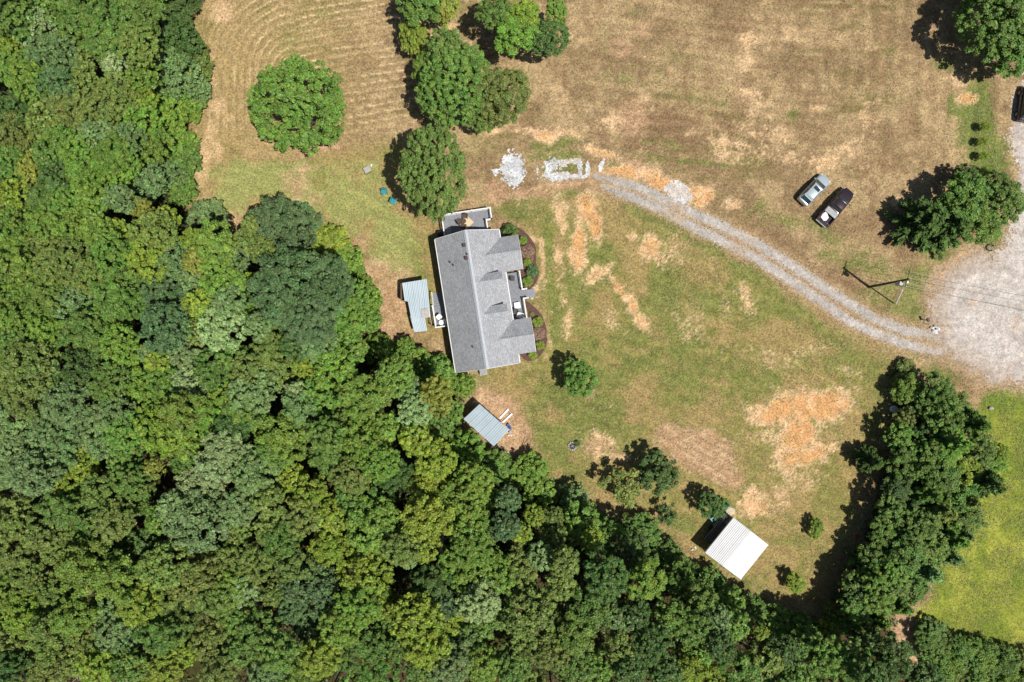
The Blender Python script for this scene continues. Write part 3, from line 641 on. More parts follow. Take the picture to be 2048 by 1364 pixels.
# standing alone or in small clumps on the grass: (x, y, radius, tone, kind, crown height, stretch, rotation, label)
SOLO = [
 (598, 214, 86, 'M', 'L', 6.2, 1.0, 'large round green tree alone in the left meadow'),
 (866, 345, 63, 'G', 'L', 9.0, 1.40, 'big dark green tree right above the house deck'),
 (905, 178, 66, 'M', 'L', 6.8, 1.05, 'leafy green tree at the heart of the upper middle clump'),
 (1000, 195, 52, 'O', 'F', 6.2, 1.15, 'fine leaved olive tree on the right of the middle clump'),
 (962, 230, 32, 'O', 'f', 4.6, 1.0, 'low olive tree at the bottom point of the middle clump'),
 (890, 95, 38, 'G', 'c', 6.2, 1.0, 'mid green tree topping the upper middle clump'),
 (828, 72, 27, 'Y', 'c', 3.6, 1.3, 'small yellow green tree with its shadow at the clump upper left'),
 (852, 140, 27, 'B', 'c', 4.6, 1.4, 'bright narrow tree on the left flank of the middle clump'),
 (948, 128, 32, 'M', 'c', 6.6, 1.0, 'fresh green tree between the clump top and the olive tree'),
 (835, 8, 44, 'G', 'c', 6.2, .9, 'dark leafy tree cut by the top edge left of the amber tree'),
 (893, 12, 27, 'A', 'c', 4.2, 1.3, 'amber leaved small tree touching the top edge of the view'),
 (988, 20, 34, 'G', 'c', 7.2, 1.0, 'mid green tree by the top edge left of the yellow one'),
 (1034, 66, 42, 'B', 'c', 6.4, 1.15, 'bright green tree with long shadow in upper right clump'),
 (1052, 28, 26, 'Y', 'c', 7.6, 1.2, 'yellowish tree top behind the bright upper right clump'),
 (1098, 76, 34, 'K', 'f', 5.8, 1.2, 'dark fine leaved tree at the clump right end'),
 (1112, 22, 22, 'B', 'c', 6.2, 1.3, 'slim bright tree above the dark one at the clump right end'),
 (2004, 44, 74, 'G', 'L', 5.6, 1.1, 'big shaded green tree filling the top right corner'),
 (2046, 104, 52, 'G', 'c', 5.0, 1.0, 'green tree under the corner tree on the right border'),
 (1985, -16, 50, 'G', 'c', 5.0, 1.0, 'green tree top crossing the top border near the right corner'),
 (2050, -20, 64, 'K', 'c', 6.0, 1.0, 'dark tree at the very top right corner'),
 (1854, 438, 54, 'K', 'n', 4.0, 1.0, 'dark spiky pine at the left of the roadside group'),
 (1896, 456, 48, 'K', 'n', 4.0, 1.0, 'olive spiky pine at the bottom of the roadside group'),
 (1925, 398, 48, 'G', 'c', 4.6, 1.0, 'broad green tree in the middle of the roadside group'),
 (1958, 450, 40, 'M', 'c', 4.4, 1.1, 'bright green tree on the lower right of the roadside group'),
 (2002, 408, 40, 'G', 'c', 4.2, 1.0, 'bushy green tree of the roadside group nearest the road'),
 (1990, 368, 34, 'O', 'c', 2.8, .8, 'low olive thicket tree at top of the roadside group'),
 (1930, 352, 26, 'K', 'c', 2.4, .8, 'low dark bushy tree at upper left of the roadside group'),
 (2030, 395, 22, 'P', 's', 3.0, 1.0, 'thin pale shrub tree leaning over the gravel road'),
 (1158, 756, 35, 'M', 'c', 3.6, .95, 'lone bushy green tree on the lawn below the house'),
 (1243, 972, 40, 'O', 's', 3.0, 1.0, 'thin olive brown tree left of the dark tree by the plot'),
 (1314, 946, 41, 'K', 'c', 3.0, .9, 'dark green tree at the lower corner of the dug plot'),
 (1424, 1010, 27, 'K', 'c', 2.6, 1.0, 'small green tree casting a big shadow beside the white carport'),
 (1334, 1028, 19, 'K', 's', 1.8, 1.3, 'sparse dark sapling on the lawn left of the white carport'),
 (1632, 1056, 15, 'Y', 'c', 1.3, 1.4, 'yellow green sapling right of the white carport'),
 (1590, 1166, 20, 'Y', 'c', 1.5, 1.0, 'yellow green sapling below the white carport near the wood'),
 (1970, 253, 11, 'Y', 'b', 1.1, .8, 'topmost small round shrub of the row by the road'),
 (1966, 284, 11, 'Y', 'b', 1.1, .8, 'second small round shrub down the row by the road'),
 (1968, 313, 11, 'Y', 'b', 1.1, .8, 'third small round shrub down the row by the road'),
 (1972, 342, 12, 'B', 'b', 1.2, .8, 'lowest small shrub of the roadside row next to the pines'),
]
for (x, y, r_, tn, kd, hc, ry, lb) in SOLO:
    shrub = kd == 'b'
    nm = 'pine_tree' if kd == 'n' else ('sapling' if r_ < 21 and not shrub else ('round_shrub' if shrub else 'broadleaf_tree'))
    make_tree(x, y, r_, tn, kd, hc, nm, ry, 0.0 if ry > 1.2 or ry < .9 else None, label=lb, cat='shrub' if shrub else 'tree',
              group='shrubs in the roadside row' if shrub else None)

# tree belt on the right
BELT_T = """1812 735 18 O b 1.0|1800 762 16 O b 1.1|1812 780 27 B c 2.6|1868 790 36 G c 4.2|1888 838 40 M c 5.0|1915 812 24 O c 4.0|1940 846 36 G n 6.0|1862 866 28 K c 4.4
1902 884 38 M n 6.6|1850 914 34 M c 5.0|1955 902 32 G c 6.0|1925 936 36 Y c 5.4|1878 950 36 G c 6.6|1965 962 40 K n 6.2|1915 985 36 G c 5.4|1848 985 34 G n 5.6
1878 1020 34 O n 6.0|1822 1015 28 K c 4.0|1932 1030 30 G c 4.6|1840 1050 34 G c 5.6|1900 1075 34 G n 5.0|1798 1062 28 K n 4.4|1862 1092 32 M c 5.2|1900 1112 26 S n 4.6
1812 1106 36 G c 6.0|1770 1100 28 K n 4.4|1850 1140 34 S n 5.6|1780 1146 34 M c 6.0|1740 1144 28 G n 5.0|1818 1168 32 G c 5.4|1752 1188 34 M c 6.2|1714 1178 28 K c 4.8
1795 1205 32 G n 4.8|1712 1214 28 G c 5.4|1694 1200 20 K n 3.2|1755 1232 30 G n 4.4|1742 922 26 K n 3.6|1996 905 18 Y c 3.0|1832 822 20 K c 2.6|1985 930 20 B c 3.0
1790 1170 24 O c 6.5|1870 905 22 O c 6.4|1890 910 26 B c 6.8|1835 938 18 M c 6|1935 1000 24 O n 6.6|1665 1228 24 O c 1.9|1684 1244 26 G c 2.6|1730 1260 28 G c 3.6|1925 1070 22 S n 4.0"""
BELT_T += '|1800 872 26 M c 4.0|1806 922 30 G c 4.6|1797 972 28 K c 4.6|1782 1020 28 G c 4.6|1766 1066 28 M c 4.4|1744 1112 28 G c 4.4|1724 1120 20 K n 3.4|1712 1165 26 M c 4.4|1812 835 22 O c 3.0'
for row in BELT_T.replace('\n', '|').split('|'):
    x, y, r_, tn, kd, hc = row.split()
    if kd == 'b': nm = 'grassy_shrub'
    elif kd == 'n': nm = 'pine_tree'
    else: nm = 'broadleaf_tree'
    make_tree(float(x), float(y), float(r_) * 1.06, tn, kd, float(hc) * .84, nm, cat='shrub' if kd == 'b' else 'tree', group='trees of the belt between lawn and bright field')

# the wood: crowns that can be told apart in the photograph (x y r tone, kind f = fine leaved)
WOOD = """25 25 40 G|70 55 38 P|110 15 30 G|165 20 38 G|230 35 40 G|165 60 35 G|290 28 35 G|355 22 33 K|20 88 26 Y|110 112 40 S f|170 125 28 O|30 130 35 M|60 165 35 B|115 175 32 D f
170 165 30 O|280 92 35 O|350 85 42 K f|345 148 42 S f|396 128 26 O|392 178 28 S f|290 150 30 B|235 190 34 O|290 200 24 Y|280 232 38 B|335 232 38 B|378 216 24 B|140 220 34 O|200 232 34 O f
90 240 30 O|30 220 32 K|30 262 34 O|78 274 28 Y|130 270 36 M|190 272 28 S|248 282 32 S|300 290 34 B|358 290 32 B|100 312 30 G|165 312 34 B|225 312 32 B|232 128 25 P|210 85 32 G
75 338 32 A|115 352 30 K f|22 330 32 G|30 388 30 Y|180 348 38 B|240 335 34 B|290 362 36 S f|338 352 30 S f|240 398 28 S f|378 322 24 G|366 382 28 M|95 392 32 G|140 405 32 M|185 402 30 B
282 415 20 A|335 440 24 Y|310 465 38 O f|415 440 34 S f|430 488 36 B|388 482 24 Y|402 520 30 A|455 520 36 S f|350 522 34 S f|300 516 38 Y|30 450 34 B|95 442 34 B|148 450 34 B|20 505 34 B
150 515 38 O f|108 535 32 O f|196 460 28 B|236 460 22 Y|222 505 34 M|40 545 38 B|30 600 40 B|88 585 34 M|188 555 34 O|250 548 32 G|332 582 40 D f|290 610 30 G|392 565 28 S|438 560 36 B
400 606 28 Y|458 602 30 S|230 598 36 M|150 605 36 S|100 625 34 M|445 655 42 P f|388 655 28 O|332 655 42 D f|372 700 32 S f|465 722 30 G|45 640 34 B|45 690 34 G|100 670 32 B|160 660 34 G
215 645 38 M|242 690 32 B|198 705 32 G|10 705 20 B|68 735 46 O f|66 792 42 O f|148 745 42 K f|145 802 44 S f|292 706 17 S f|316 724 22 Y|252 725 28 B|222 765 34 G|272 768 34 B|330 765 32 M
382 765 34 P|315 808 34 B|362 825 38 B|322 862 42 Y|372 876 38 B|228 828 34 S|250 860 34 M|210 880 34 S f|30 850 38 S|100 850 34 S|55 895 42 S f|128 900 32 S|420 830 34 B|458 800 34 Y
452 895 38 P|75 945 42 S f|172 930 28 Y|306 936 19 A|210 985 34 O|270 962 32 G|398 965 38 P f|400 1035 58 S f|352 1015 30 S|30 1040 38 O|82 1072 28 O|122 1020 32 G|232 1040 34 O|172 1130 46 B
232 1155 42 B|30 1112 34 O|60 1148 30 O|28 1186 32 B|292 1082 30 K|330 1130 42 O f|402 1160 46 O f|455 1175 34 B|282 1205 38 Y|120 1180 34 O|150 1230 36 B|60 1230 36 Y|100 1270 38 O|30 1280 36 O
240 1262 38 S f|180 1280 32 O|330 1200 34 O|360 1240 34 G|320 1270 34 G|430 740 36 G|500 742 34 O|506 785 42 S|490 815 36 M|545 722 34 O|610 730 24 Y|672 738 36 B|592 788 24 P|640 792 38 M
600 822 34 S|720 792 42 B|702 838 34 O|812 772 28 S|832 820 32 P|872 792 32 A|462 862 34 K|572 872 42 B|542 905 34 M|652 872 32 G|722 880 42 B|758 922 34 B|662 915 34 G|440 932 38 P
512 942 38 S f|622 992 36 Y|702 950 32 O|712 992 34 G|832 880 30 Y|872 918 34 Y|862 975 40 Y|792 950 32 K|742 1042 46 B|852 1035 44 Y|902 1000 40 B|602 1032 34 O|562 1082 34 G|662 1092 36 Y
542 1050 30 O|520 1122 34 O|622 1175 46 D f|590 1130 32 O|732 1152 46 Y|722 1208 40 B|802 1095 32 O|816 1118 18 S f|482 1172 34 P|432 1195 34 O|862 1165 36 K|882 1202 40 D f|922 1130 38 B
430 1282 36 O|520 1262 36 G|562 1302 36 G|480 1232 34 M|682 1252 36 B|642 1312 36 Y|702 1302 34 G|832 1232 44 Y|852 1285 42 Y|912 1292 34 S|742 1290 32 G|762 1342 34 G|540 1342 34 S|602 1345 32 B
930 905 36 B|990 932 32 M|1058 942 32 B|1080 985 30 B|950 962 34 B|935 1022 34 B|1150 1000 28 S|1010 1052 28 D f|952 1062 32 M|940 1095 36 B|1068 1030 20 Y|1044 1066 20 Y|1104 1036 22 O|1160 1050 40 M
1182 1074 18 Y|1082 1112 26 S f|1040 1132 32 O|1130 1122 28 O|955 1135 42 B|995 1145 34 B|1212 1075 32 G|1282 1062 34 G|1262 1102 32 K|1292 1160 34 B|1332 1115 32 G|1362 1160 32 G|1210 1150 40 K
962 1202 36 P|890 1245 34 Y|1062 1230 48 O|1120 1170 28 O|1178 1212 44 G|1150 1265 38 M|1242 1232 32 S|1272 1225 28 K|1250 1285 34 O|902 1330 34 S|970 1325 34 B|1025 1332 34 G|1150 1335 34 G
1420 1162 28 G|1405 1205 34 G|1455 1205 30 M|1500 1218 28 G|1550 1238 28 M|1300 1285 34 K|1345 1235 34 M|1385 1255 32 G|1430 1245 32 S|1466 1250 28 M|1522 1264 14 Y|1600 1252 28 M|1615 1292 34 G|1482 1338 38 G
1532 1320 32 O|1382 1332 36 Y|1655 1262 26 Y|1650 1310 34 M|1772 1318 44 K|1700 1320 34 G|1560 1300 30 K|1590 1350 30 G|1330 1340 32 K|500 450 16 O|562 462 56 D F|600 455 40 D f|660 498 42 Y|690 520 30 B
595 580 74 D F|655 560 44 D F|620 640 44 D F|700 600 34 M|742 600 22 B|690 650 34 M|740 640 22 M|640 690 34 S|700 700 32 M|760 700 26 B|525 500 26 O|590 690 28 K|545 680 34 O|830 722 28 B|880 750 34 M
925 770 22 B|790 750 34 M|760 780 30 O|905 820 22 M|540 1000 30 O|320 1040 26 M|480 1010 34 S|100 1330 36 O f|200 1330 34 Y|260 1330 32 G|330 1330 34 Y|20 1340 34 K|440 1340 34 O|480 1300 30 G
1400 1300 30 M|1440 1290 28 K|1200 1330 30 M|1100 1300 34 O|1050 1290 32 O|1260 1335 30 K|850 1340 34 G|1740 1350 30 K|812 690 16 B|500 560 14 Y|470 565 22 M|500 620 30 M|520 650 26 S|470 540 22 B"""
MAP = []; SPEC = []
for row in WOOD.replace('\n', '|').split('|'):
    q = row.split(); x, y, r_, tn = float(q[0]), float(q[1]), float(q[2]), q[3]; kd = q[4] if len(q) > 4 else 'c'
    want = R3.uniform(9.5, 13.0) + (1.0 if r_ > 40 else -1.0 if r_ < 26 else 0)
    MAP.append((x, y, r_, tn, kd)); kd = 'f' if kd == 'c' and R3.random() < .3 else kd; SPEC.append((x, y, r_ * 1.12, tn, kd, fit_height(x, y, r_, want), 1))
# the crowns between them
tries = 0
pts = [(m[0], m[1], m[2]) for m in MAP]
while tries < 9000:
    tries += 1
    x = R3.uniform(-60, 1900); y = R3.uniform(-50, 1415); r_ = R3.uniform(22, 36)
    k_ = (CAM_H - 6) / CAM_H
    if float(poly_dist(np.array([(x - 1024) * k_ + 1024]), np.array([(y - 682) * k_ + 682]), FOREST)[0]) < r_ * .5: continue
    if x > 1690 and y < 1290: continue
    if any((x - a) ** 2 + (y - b) ** 2 < (.76 * (r_ + c)) ** 2 for a, b, c in pts): continue
    near = sorted(MAP, key=lambda m: (m[0] - x) ** 2 + (m[1] - y) ** 2)[:3]; m = near[R3.choice((0, 0, 1, 2))]
    tn = m[3] if m[3] not in 'PA' else R3.choice('GO')
    pts.append((x, y, r_)); SPEC.append((x, y, r_ * 1.12, tn, m[4].replace('F', 'f'), fit_height(x, y, r_, R3.uniform(8.0, 11.0)), 0))
def in_view(s): return 0 < s[0] < 2048 and 0 < s[1] < 1364
n_have = sum(1 for t in ALL_TREES if t['name'] == 'broadleaf_tree')
SPEC.sort(key=lambda s: (-in_view(s), -s[6], -s[2]))
n_keep = 298 - n_have
for (x, y, r_, tn, kd, h, _) in SPEC[:n_keep]: make_tree(x, y, r_, tn, kd, h, 'broadleaf_tree', vz=1.0)
def canopy(rest):
    """the smaller crowns beyond the three hundred largest: real foliage joined in one object"""
    VS, FS, VV, CC = [], [], [], []; off = 0; tm = MB()
    for (x, y, r_, tn, kd, h, _) in rest:
        me = CROWNS['j'][R3.randrange(4)]; n = len(me.vertices); v = np.empty(n * 3, np.float32); me.vertices.foreach_get('co', v); v = v.reshape(-1, 3)
        vv = np.empty(n, np.float32); me.attributes['v'].data.foreach_get('value', vv)
        c = P(x, y, h); r = r_ * (CAM_H - h) / F; a = R3.uniform(0, 6.28); ca, sa = math.cos(a), math.sin(a)
        X = np.stack([(v[:, 0] * ca - v[:, 1] * sa) * r + c.x, (v[:, 0] * sa + v[:, 1] * ca) * r + c.y, v[:, 2] * min(r, h - .2) + h], 1)
        VS.append(X); FS.append(np.arange(n).reshape(-1, 4) + off); off += n; VV.append(vv)
        col = np.array(TONE[tn]) * R3.uniform(.88, 1.12); CC.append(np.tile(col, (n, 1)))
        tm.tube((c.x, c.y, -.05), (c.x + .1, c.y, h), .17, .08, 6)
    me = np_mesh('woodland_canopy', np.vstack(VS), np.vstack(FS), M_LEAFMIX)
    at = me.attributes.new('v', 'FLOAT', 'POINT'); at.data.foreach_set('value', np.concatenate(VV)); colour_attr(me, np.vstack(CC))
    link('woodland_canopy', me, kind='stuff', label='smaller crowns filling in between the big trees of the wood', category='woodland')
    o = tm.build('woodland_stems', M_BARK, None); o['kind'] = 'stuff'; o['label'] = 'thin stems of the smaller trees inside the wood'; o['category'] = 'woodland'
canopy(SPEC[n_keep:])
print('TREES', n_have, len(SPEC))
# bushes that close the wood's edge down to the grass
def along(poly, i0, i1, step):
    out = []
    for a, b in zip(poly[i0:i1], poly[i0 + 1:i1 + 1]):
        L = math.hypot(b[0] - a[0], b[1] - a[1]); n = max(1, int(L / step))
        for j in range(n): out.append((a[0] + (b[0] - a[0]) * j / n, a[1] + (b[1] - a[1]) * j / n, (b[1] - a[1]) / L, -(b[0] - a[0]) / L))
    return out
for (x, y, nx_, ny_) in along(FOREST, 2, len(FOREST) - 12, 21):
    r_ = R3.uniform(10, 17); x -= nx_ * r_ * .75; y -= ny_ * r_ * .75
    if 925 < x < 1025 and 790 < y < 905 and (x - 927) * .62 - (y - 838) > -30: continue
    near = min(MAP, key=lambda m: (m[0] - x) ** 2 + (m[1] - y) ** 2)
    hc = R3.uniform(1.0, 1.9); tn = near[3] if near[3] not in 'PA' else 'O'
    make_tree(x, y, r_, tn, 'b' if R3.random() < .35 else 's' if R3.random() < .3 else 'c', hc, 'edge_bush', cat='bush')
# low thicket at the lower right
for q in range(44):
    for _ in range(60):
        x = R3.uniform(1840, 2075); y = R3.uniform(1245, 1400)
        if float(poly_dist(np.array([x]), np.array([y]), THICKET)[0]) > 5 and all((x - a) ** 2 + (y - b) ** 2 > 18 ** 2 for a, b, c in pts[-44:]): break
    else: continue
    pts.append((x, y, 16)); make_tree(x, y, R3.uniform(15, 24), R3.choice('MGBGO'), R3.choice('cb'), R3.uniform(1.0, 1.8), 'thicket_bush', cat='bush')

# bare limbs seen in the gaps of the canopy
DEAD = trunk_mesh('trunk', 77, 9, True)
for x, y, s, h, lb in [(878, 1092, 3.4, 9.5, 'bare branched dead tree between olive crowns in the lower wood'),
                       (1592, 1312, 3.2, 8.0, 'whitish dead tree in the dark gap below the carport'),
                       (118, 1332, 4.2, 8.5, 'grey dead tree in the dark gap at the bottom left'),
                       (1180, 785, 1.3, 1.6, 'pale dead branches poking out of the lone lawn tree')]:
    c = P(x, y, h * .8); t = thing('dead_tree', lb, 'tree', (c.x, c.y, 0)); link('trunk', DEAD, t, (0, 0, 0), (0, 0, x), (s, s, h))

# undergrowth in the gaps: countless, one object
def undergrowth():
    r = np.random.default_rng(9); C = []
    while sum(len(c) for c in C) < 60000:
        px = r.uniform(-60, 2090, 60000); py = r.uniform(-60, 1420, 60000)
        d = np.maximum(poly_dist(px, py, FOREST), np.maximum(poly_dist(px, py, THICKET), poly_dist(px, py, BELT)))
        X = (px - 1024) * CAM_H / F; Y = (682 - py) * CAM_H / F
        ok = (d + (fbm(X, Y, .6, 66) - .5) * 20 > 3) & (fbm(X, Y, .45, 67) > .42)
        z = r.random(60000) ** 1.5 * np.minimum(1.6, .15 + np.maximum(d, 0) * .03)
        C.append(np.stack([X, Y, z + .05], 1)[ok])
    C = np.vstack(C)[:60000]; n = len(C)
    Nn = np.array([0, 0, 1.0]) + r.normal(size=(n, 3)) * .5
    o = link('undergrowth', leaf_mesh('undergrowth', C, Nn, r.uniform(.10, .22, n), r.random(n), M_LEAF, r=r), kind='stuff', label='low leafy undergrowth filling the gaps of the wood', category='undergrowth')
    o.color = (.075, .115, .035, 1)
undergrowth()

# grass tufts and weeds standing on the lawns: countless, one object
def tufts():
    r = np.random.default_rng(12); C = []; tot = 0
    while tot < 52000:
        n = 40000; px = r.uniform(380, 2060, n); py = r.uniform(-20, 1320, n); X = (px - 1024) * CAM_H / F; Y = (682 - py) * CAM_H / F
        g = blob(px, py, GREEN); hay = poly_dist(px, py, FIELD) > 0
        den = np.where(hay, 1, .15 + g * .6) * sstep(.35, .6, fbm(X, Y, .5, 88))
        bad = (poly_dist(px, py, FOREST) > 0) | (poly_dist(px, py, TURN) > -4) | (poly_dist(px, py, ROAD_UP) > -3) | (np.minimum(seg_dist(px, py, TRACK_A), seg_dist(px, py, TRACK_B)) < 8)
        bad |= in_poly(px, py, [(800, 410), (1000, 410), (1100, 470), (1100, 740), (900, 750), (795, 670), (795, 550)]) | in_poly(px, py, [(925, 790), (1030, 790), (1030, 920), (925, 920)]) | in_poly(px, py, [(1380, 1100), (1470, 1010), (1550, 1090), (1480, 1170)])
        ok = (r.random(n) < den) & ~bad; c = np.stack([X, Y, np.full(n, .03)], 1)[ok]; C.append(c); tot += len(c)
    C = np.vstack(C)[:52000]; n = len(C)
    a = r.uniform(0, 6.28, n); N3 = np.stack([np.cos(a), np.sin(a), np.full(n, 2.6)], 1)
    o = link('grass', leaf_mesh('grass', C, N3, r.uniform(.03, .085, n), r.random(n), M_LEAF, r=r), kind='stuff', label='short dry grass tufts and weeds on the lawns', category='grass')
    o.color = (.24, .24, .09, 1)
tufts()

# ---- every tree gets a label of its own: colour, place in the wood by things one can find
LAND = [(232, 128, 'the white flecked tree'), (305, 516, 'the bright yellow left tree'), (595, 580, 'the widest deep green crown'), (68, 765, 'the left border olive pair'),
        (400, 1035, 'the large pale lower crown'), (445, 655, 'the pale middle crown'), (720, 790, 'the wood below the tin shed'), (960, 870, 'the lower tin shed'), (962, 1202, 'the white topped tree'),
        (720, 1180, 'the big lower yellow tree'), (1160, 1050, 'the lawn inlet'), (1430, 1150, 'the white carport'), (70, 55, 'the top left pale tree'), (380, 200, 'the left meadow edge'), (160, 930, 'the lower left lemon tree'),
        (118, 1332, 'the grey dead tree'), (1592, 1312, 'the whitish dead tree'), (405, 430, 'the meadow lower corner'), (1890, 840, 'the belt top end'), (1870, 990, 'the belt middle'), (1780, 1150, 'the belt lower end'), (1830, 1290, 'the brown path'), (520, 945, 'the sage middle crown'), (1990, 1330, 'the lower right corner')]
ORD = ['next', 'second', 'third', 'fourth', 'fifth', 'sixth', 'seventh', 'eighth', 'ninth', 'tenth', 'eleventh', 'twelfth', 'thirteenth', 'fourteenth']
DIR = ['right of', 'upper right of', 'above', 'upper left of', 'left of', 'lower left of', 'below', 'lower right of']
buckets = {}
for t in ALL_TREES:
    if t['named']: continue
    L = min(range(len(LAND)), key=lambda i: (LAND[i][0] - t['px']) ** 2 + (LAND[i][1] - t['py']) ** 2)
    dx = t['px'] - LAND[L][0]; dy = LAND[L][1] - t['py']; d = math.hypot(dx, dy)
    s = int(round(math.atan2(dy, dx) / (math.pi / 4))) % 8
    kind = {'pine_tree': 'pine', 'edge_bush': 'edge bush', 'thicket_bush': 'thicket bush', 'grassy_shrub': 'grassy shrub'}.get(t['name'], 'fine leaved tree' if t['kind'] in 'fF' else 'leafy tree')
    t['L'] = L; t['s'] = s; t['d'] = d; t['k'] = kind
    buckets.setdefault((L, s, kind, t['tone']), []).append(t)
for (L, s, kind, tn), ts in buckets.items():
    ts.sort(key=lambda q: q['d'])
    for i, t in enumerate(ts):
        if t['d'] < 25 and 'crown' not in kind and kind.endswith('tree') and i == 0 and LAND[L][2].count('tree') + LAND[L][2].count('crown') and t['r'] > 24:
            t['o']['label'] = '%s %s standing as %s' % (WORD[tn], kind, LAND[L][2])
        else:
            t['o']['label'] = ('%s %s, %s %s %s' % (WORD[tn], kind, ORD[min(i, 13)] + ' to the' if 'left' in DIR[s] or 'right' in DIR[s] else ORD[min(i, 13)], DIR[s], LAND[L][2]))
        if not t['o'].get('group'):
            t['o']['group'] = {'edge_bush': 'bushes along the edge of the wood', 'thicket_bush': 'bushes of the lower right thicket'}.get(t['name'], 'trees of the wood')
for t in ALL_TREES:
    lb = t['o']['label']
    if len(lb.split()) > 14: t['o']['label'] = lb.replace('leafy tree', 'tree').replace('fine leaved tree', 'fine tree')
seen = {}
for t in ALL_TREES:
    lb = t['o']['label']; n = seen.get(lb, 0); seen[lb] = n + 1
    if n: t['o']['label'] = lb + ', %s one' % ORD[min(n, 13)]
# ------------------------------------------------------------------ the house (local frame: x across from rear to front, y along towards the lower end)
ORI = P(870, 478.6, 3.5); UX = Vector((.9885, .1513, 0)); UY = Vector((.154, -.988, 0))
HM = Matrix(((UX.x, UY.x, 0, ORI.x), (UX.y, UY.y, 0, ORI.y), (0, 0, 1, 0), (0, 0, 0, 1)))
def hempty(name, label, cat, group=None):
    return thing(name, label, cat, (0, 0, 0), 0, group)
house = hempty('house', 'long grey shingled house with white trimmed porch, dormers and decks', 'house')
def hb(name, mb, mat, parent=None, **kw):
    mb.v = [tuple(HM @ Vector(v)) for v in mb.v]
    o = mb.build(name, mat, parent or house, **kw); return o
EH = 3.5; W = 8.2; LN = 17.08; PT = .80; RH = EH + PT * W / 2
# walls
w = MB()
w.prism([(.3, .3), (.3, LN - .3), (W - .3, LN - .3), (W - .3, .3)], .0, EH - .12)
w.add([(.32, .3, EH - .13), (W - .32, .3, EH - .13), (W / 2, .3, RH - .3), (.32, LN - .3, EH - .13), (W - .32, LN - .3, EH - .13), (W / 2, LN - .3, RH - .3)], [(0, 2, 1), (3, 4, 5), (0, 1, 4, 3), (1, 2, 5, 4), (0, 3, 5, 2)])
for b0, b1 in ((1.0, 5.4), (11.6, 16.0)):
    m = (b0 + b1) / 2
    w.prism([(W - .35, b0 + .3), (W - .35, b1 - .3), (10.1, b1 - .3), (10.1, b0 + .3)], 0, EH - .14)
    w.add([(W - .3, b0 + .32, EH - .15), (W - .3, b1 - .32, EH - .15), (W - .3, m, 4.9), (10.1, b0 + .32, EH - .15), (10.1, b1 - .32, EH - .15), (10.1, m, 4.9)], [(0, 1, 2), (3, 5, 4), (0, 3, 4, 1), (1, 4, 5, 2), (0, 2, 5, 3)])
hb('wall', w, M_SIDING)
f_ = MB()
f_.prism([(.24, .24), (.24, LN - .24), (W - .24, LN - .24), (W - .24, .24)], 0, .7); hb('foundation', f_, M_CONCRETE)
# roof slopes
T = .16
def roof_piece(name, polys, mat=M_SHINGLE, t=T):
    m = MB()
    for p in polys: m.slab(p, t)
    return hb(name, m, mat)
roof = roof_piece('roof', [[(0, 0, EH), (W / 2, 0, RH), (W / 2, LN, RH), (0, LN, EH)], [(W / 2, 0, RH), (W, 0, EH), (W, LN, EH), (W / 2, LN, RH)]])
for i, (b0, b1) in enumerate(((1.0, 5.4), (11.6, 16.0))):
    m = (b0 + b1) / 2; rh = EH + PT * (b1 - b0) / 2; e = .012
    a1 = 10.42; ai = W - (b1 - b0) / 2
    roof_piece('wing_roof', [[(a1, b0, EH + e), (a1, m, rh + e), (ai, m, rh + e), (W, b0, EH + e)], [(a1, b1, EH + e), (W, b1, EH + e), (ai, m, rh + e), (a1, m, rh + e)]])
    c = MB(); c.slab([(ai + .05, m - .14, rh - .05), (a1 + .02, m - .14, rh - .05), (a1 + .02, m, rh + .05), (ai + .05, m, rh + .05)], .02); c.slab([(ai + .05, m, rh + .05), (a1 + .02, m, rh + .05), (a1 + .02, m + .14, rh - .05), (ai + .05, m + .14, rh - .05)], .02)
    hb('wing_ridge_cap', c, M_SHINGLE)
    t = MB(); t.slab([(a1 + .0, b0 - .02, EH + .03), (a1 + .05, b0 - .02, EH + .03), (a1 + .05, m, rh + .03), (a1 + .0, m, rh + .03)], .2); t.slab([(a1, m, rh + .03), (a1 + .05, m, rh + .03), (a1 + .05, b1 + .02, EH + .03), (a1, b1 + .02, EH + .03)], .2)
    hb('rake_board', t, M_WHITE)
# raised ridge vent along the top: two strips, lighter on one side
c = MB(); c.slab([(W / 2 - .26, .0, RH - .13), (W / 2, .0, RH + .08), (W / 2, LN, RH + .08), (W / 2 - .26, LN, RH - .13)], .03)
c.slab([(W / 2, .0, RH + .08), (W / 2 + .26, .0, RH - .13), (W / 2 + .26, LN, RH - .13), (W / 2, LN, RH + .08)], .03)
hb('ridge_vent', c, M_RIDGE)
# dormers
for db in (6.45, 10.5):
    d = hempty  # keep names short
    hw = .98; dr = 6.3; de = dr - PT * hw; af = 7.72; e = .01
    ar = W - (dr - EH) / PT; ae = W - (de - EH) / PT
    roof_piece('dormer_roof', [[(af, db - hw, de), (af, db, dr), (ar, db, dr), (ae, db - hw, de)], [(af, db + hw, de), (ae, db + hw, de), (ar, db, dr), (af, db, dr)]], t=.1)
    q = MB(); zf = EH + PT * (W - 7.5) - .3
    q.prism([(7.5, db - .8), (7.5, db + .8), (ae + .2, db + .8), (ae + .2, db - .8)][::-1], EH + .6, de - .02)
    q.add([(7.5, db - .8, de - .03), (7.5, db + .8, de - .03), (7.5, db, dr - .15), (6.2, db - .8, de - .03), (6.2, db + .8, de - .03), (6.2, db, dr - .15)], [(0, 1, 2), (3, 5, 4), (0, 2, 5, 3), (1, 4, 5, 2)])
    hb('dormer_wall', q, M_SIDING)
    q = MB(); q.box(7.5, 7.53, db - .42, db + .42, 4.35, 5.35); win = hb('window', q, M_WHITE); q = MB(); q.box(7.53, 7.545, db - .35, db + .35, 4.42, 5.28); hb('pane', q, M_GLASS, win)
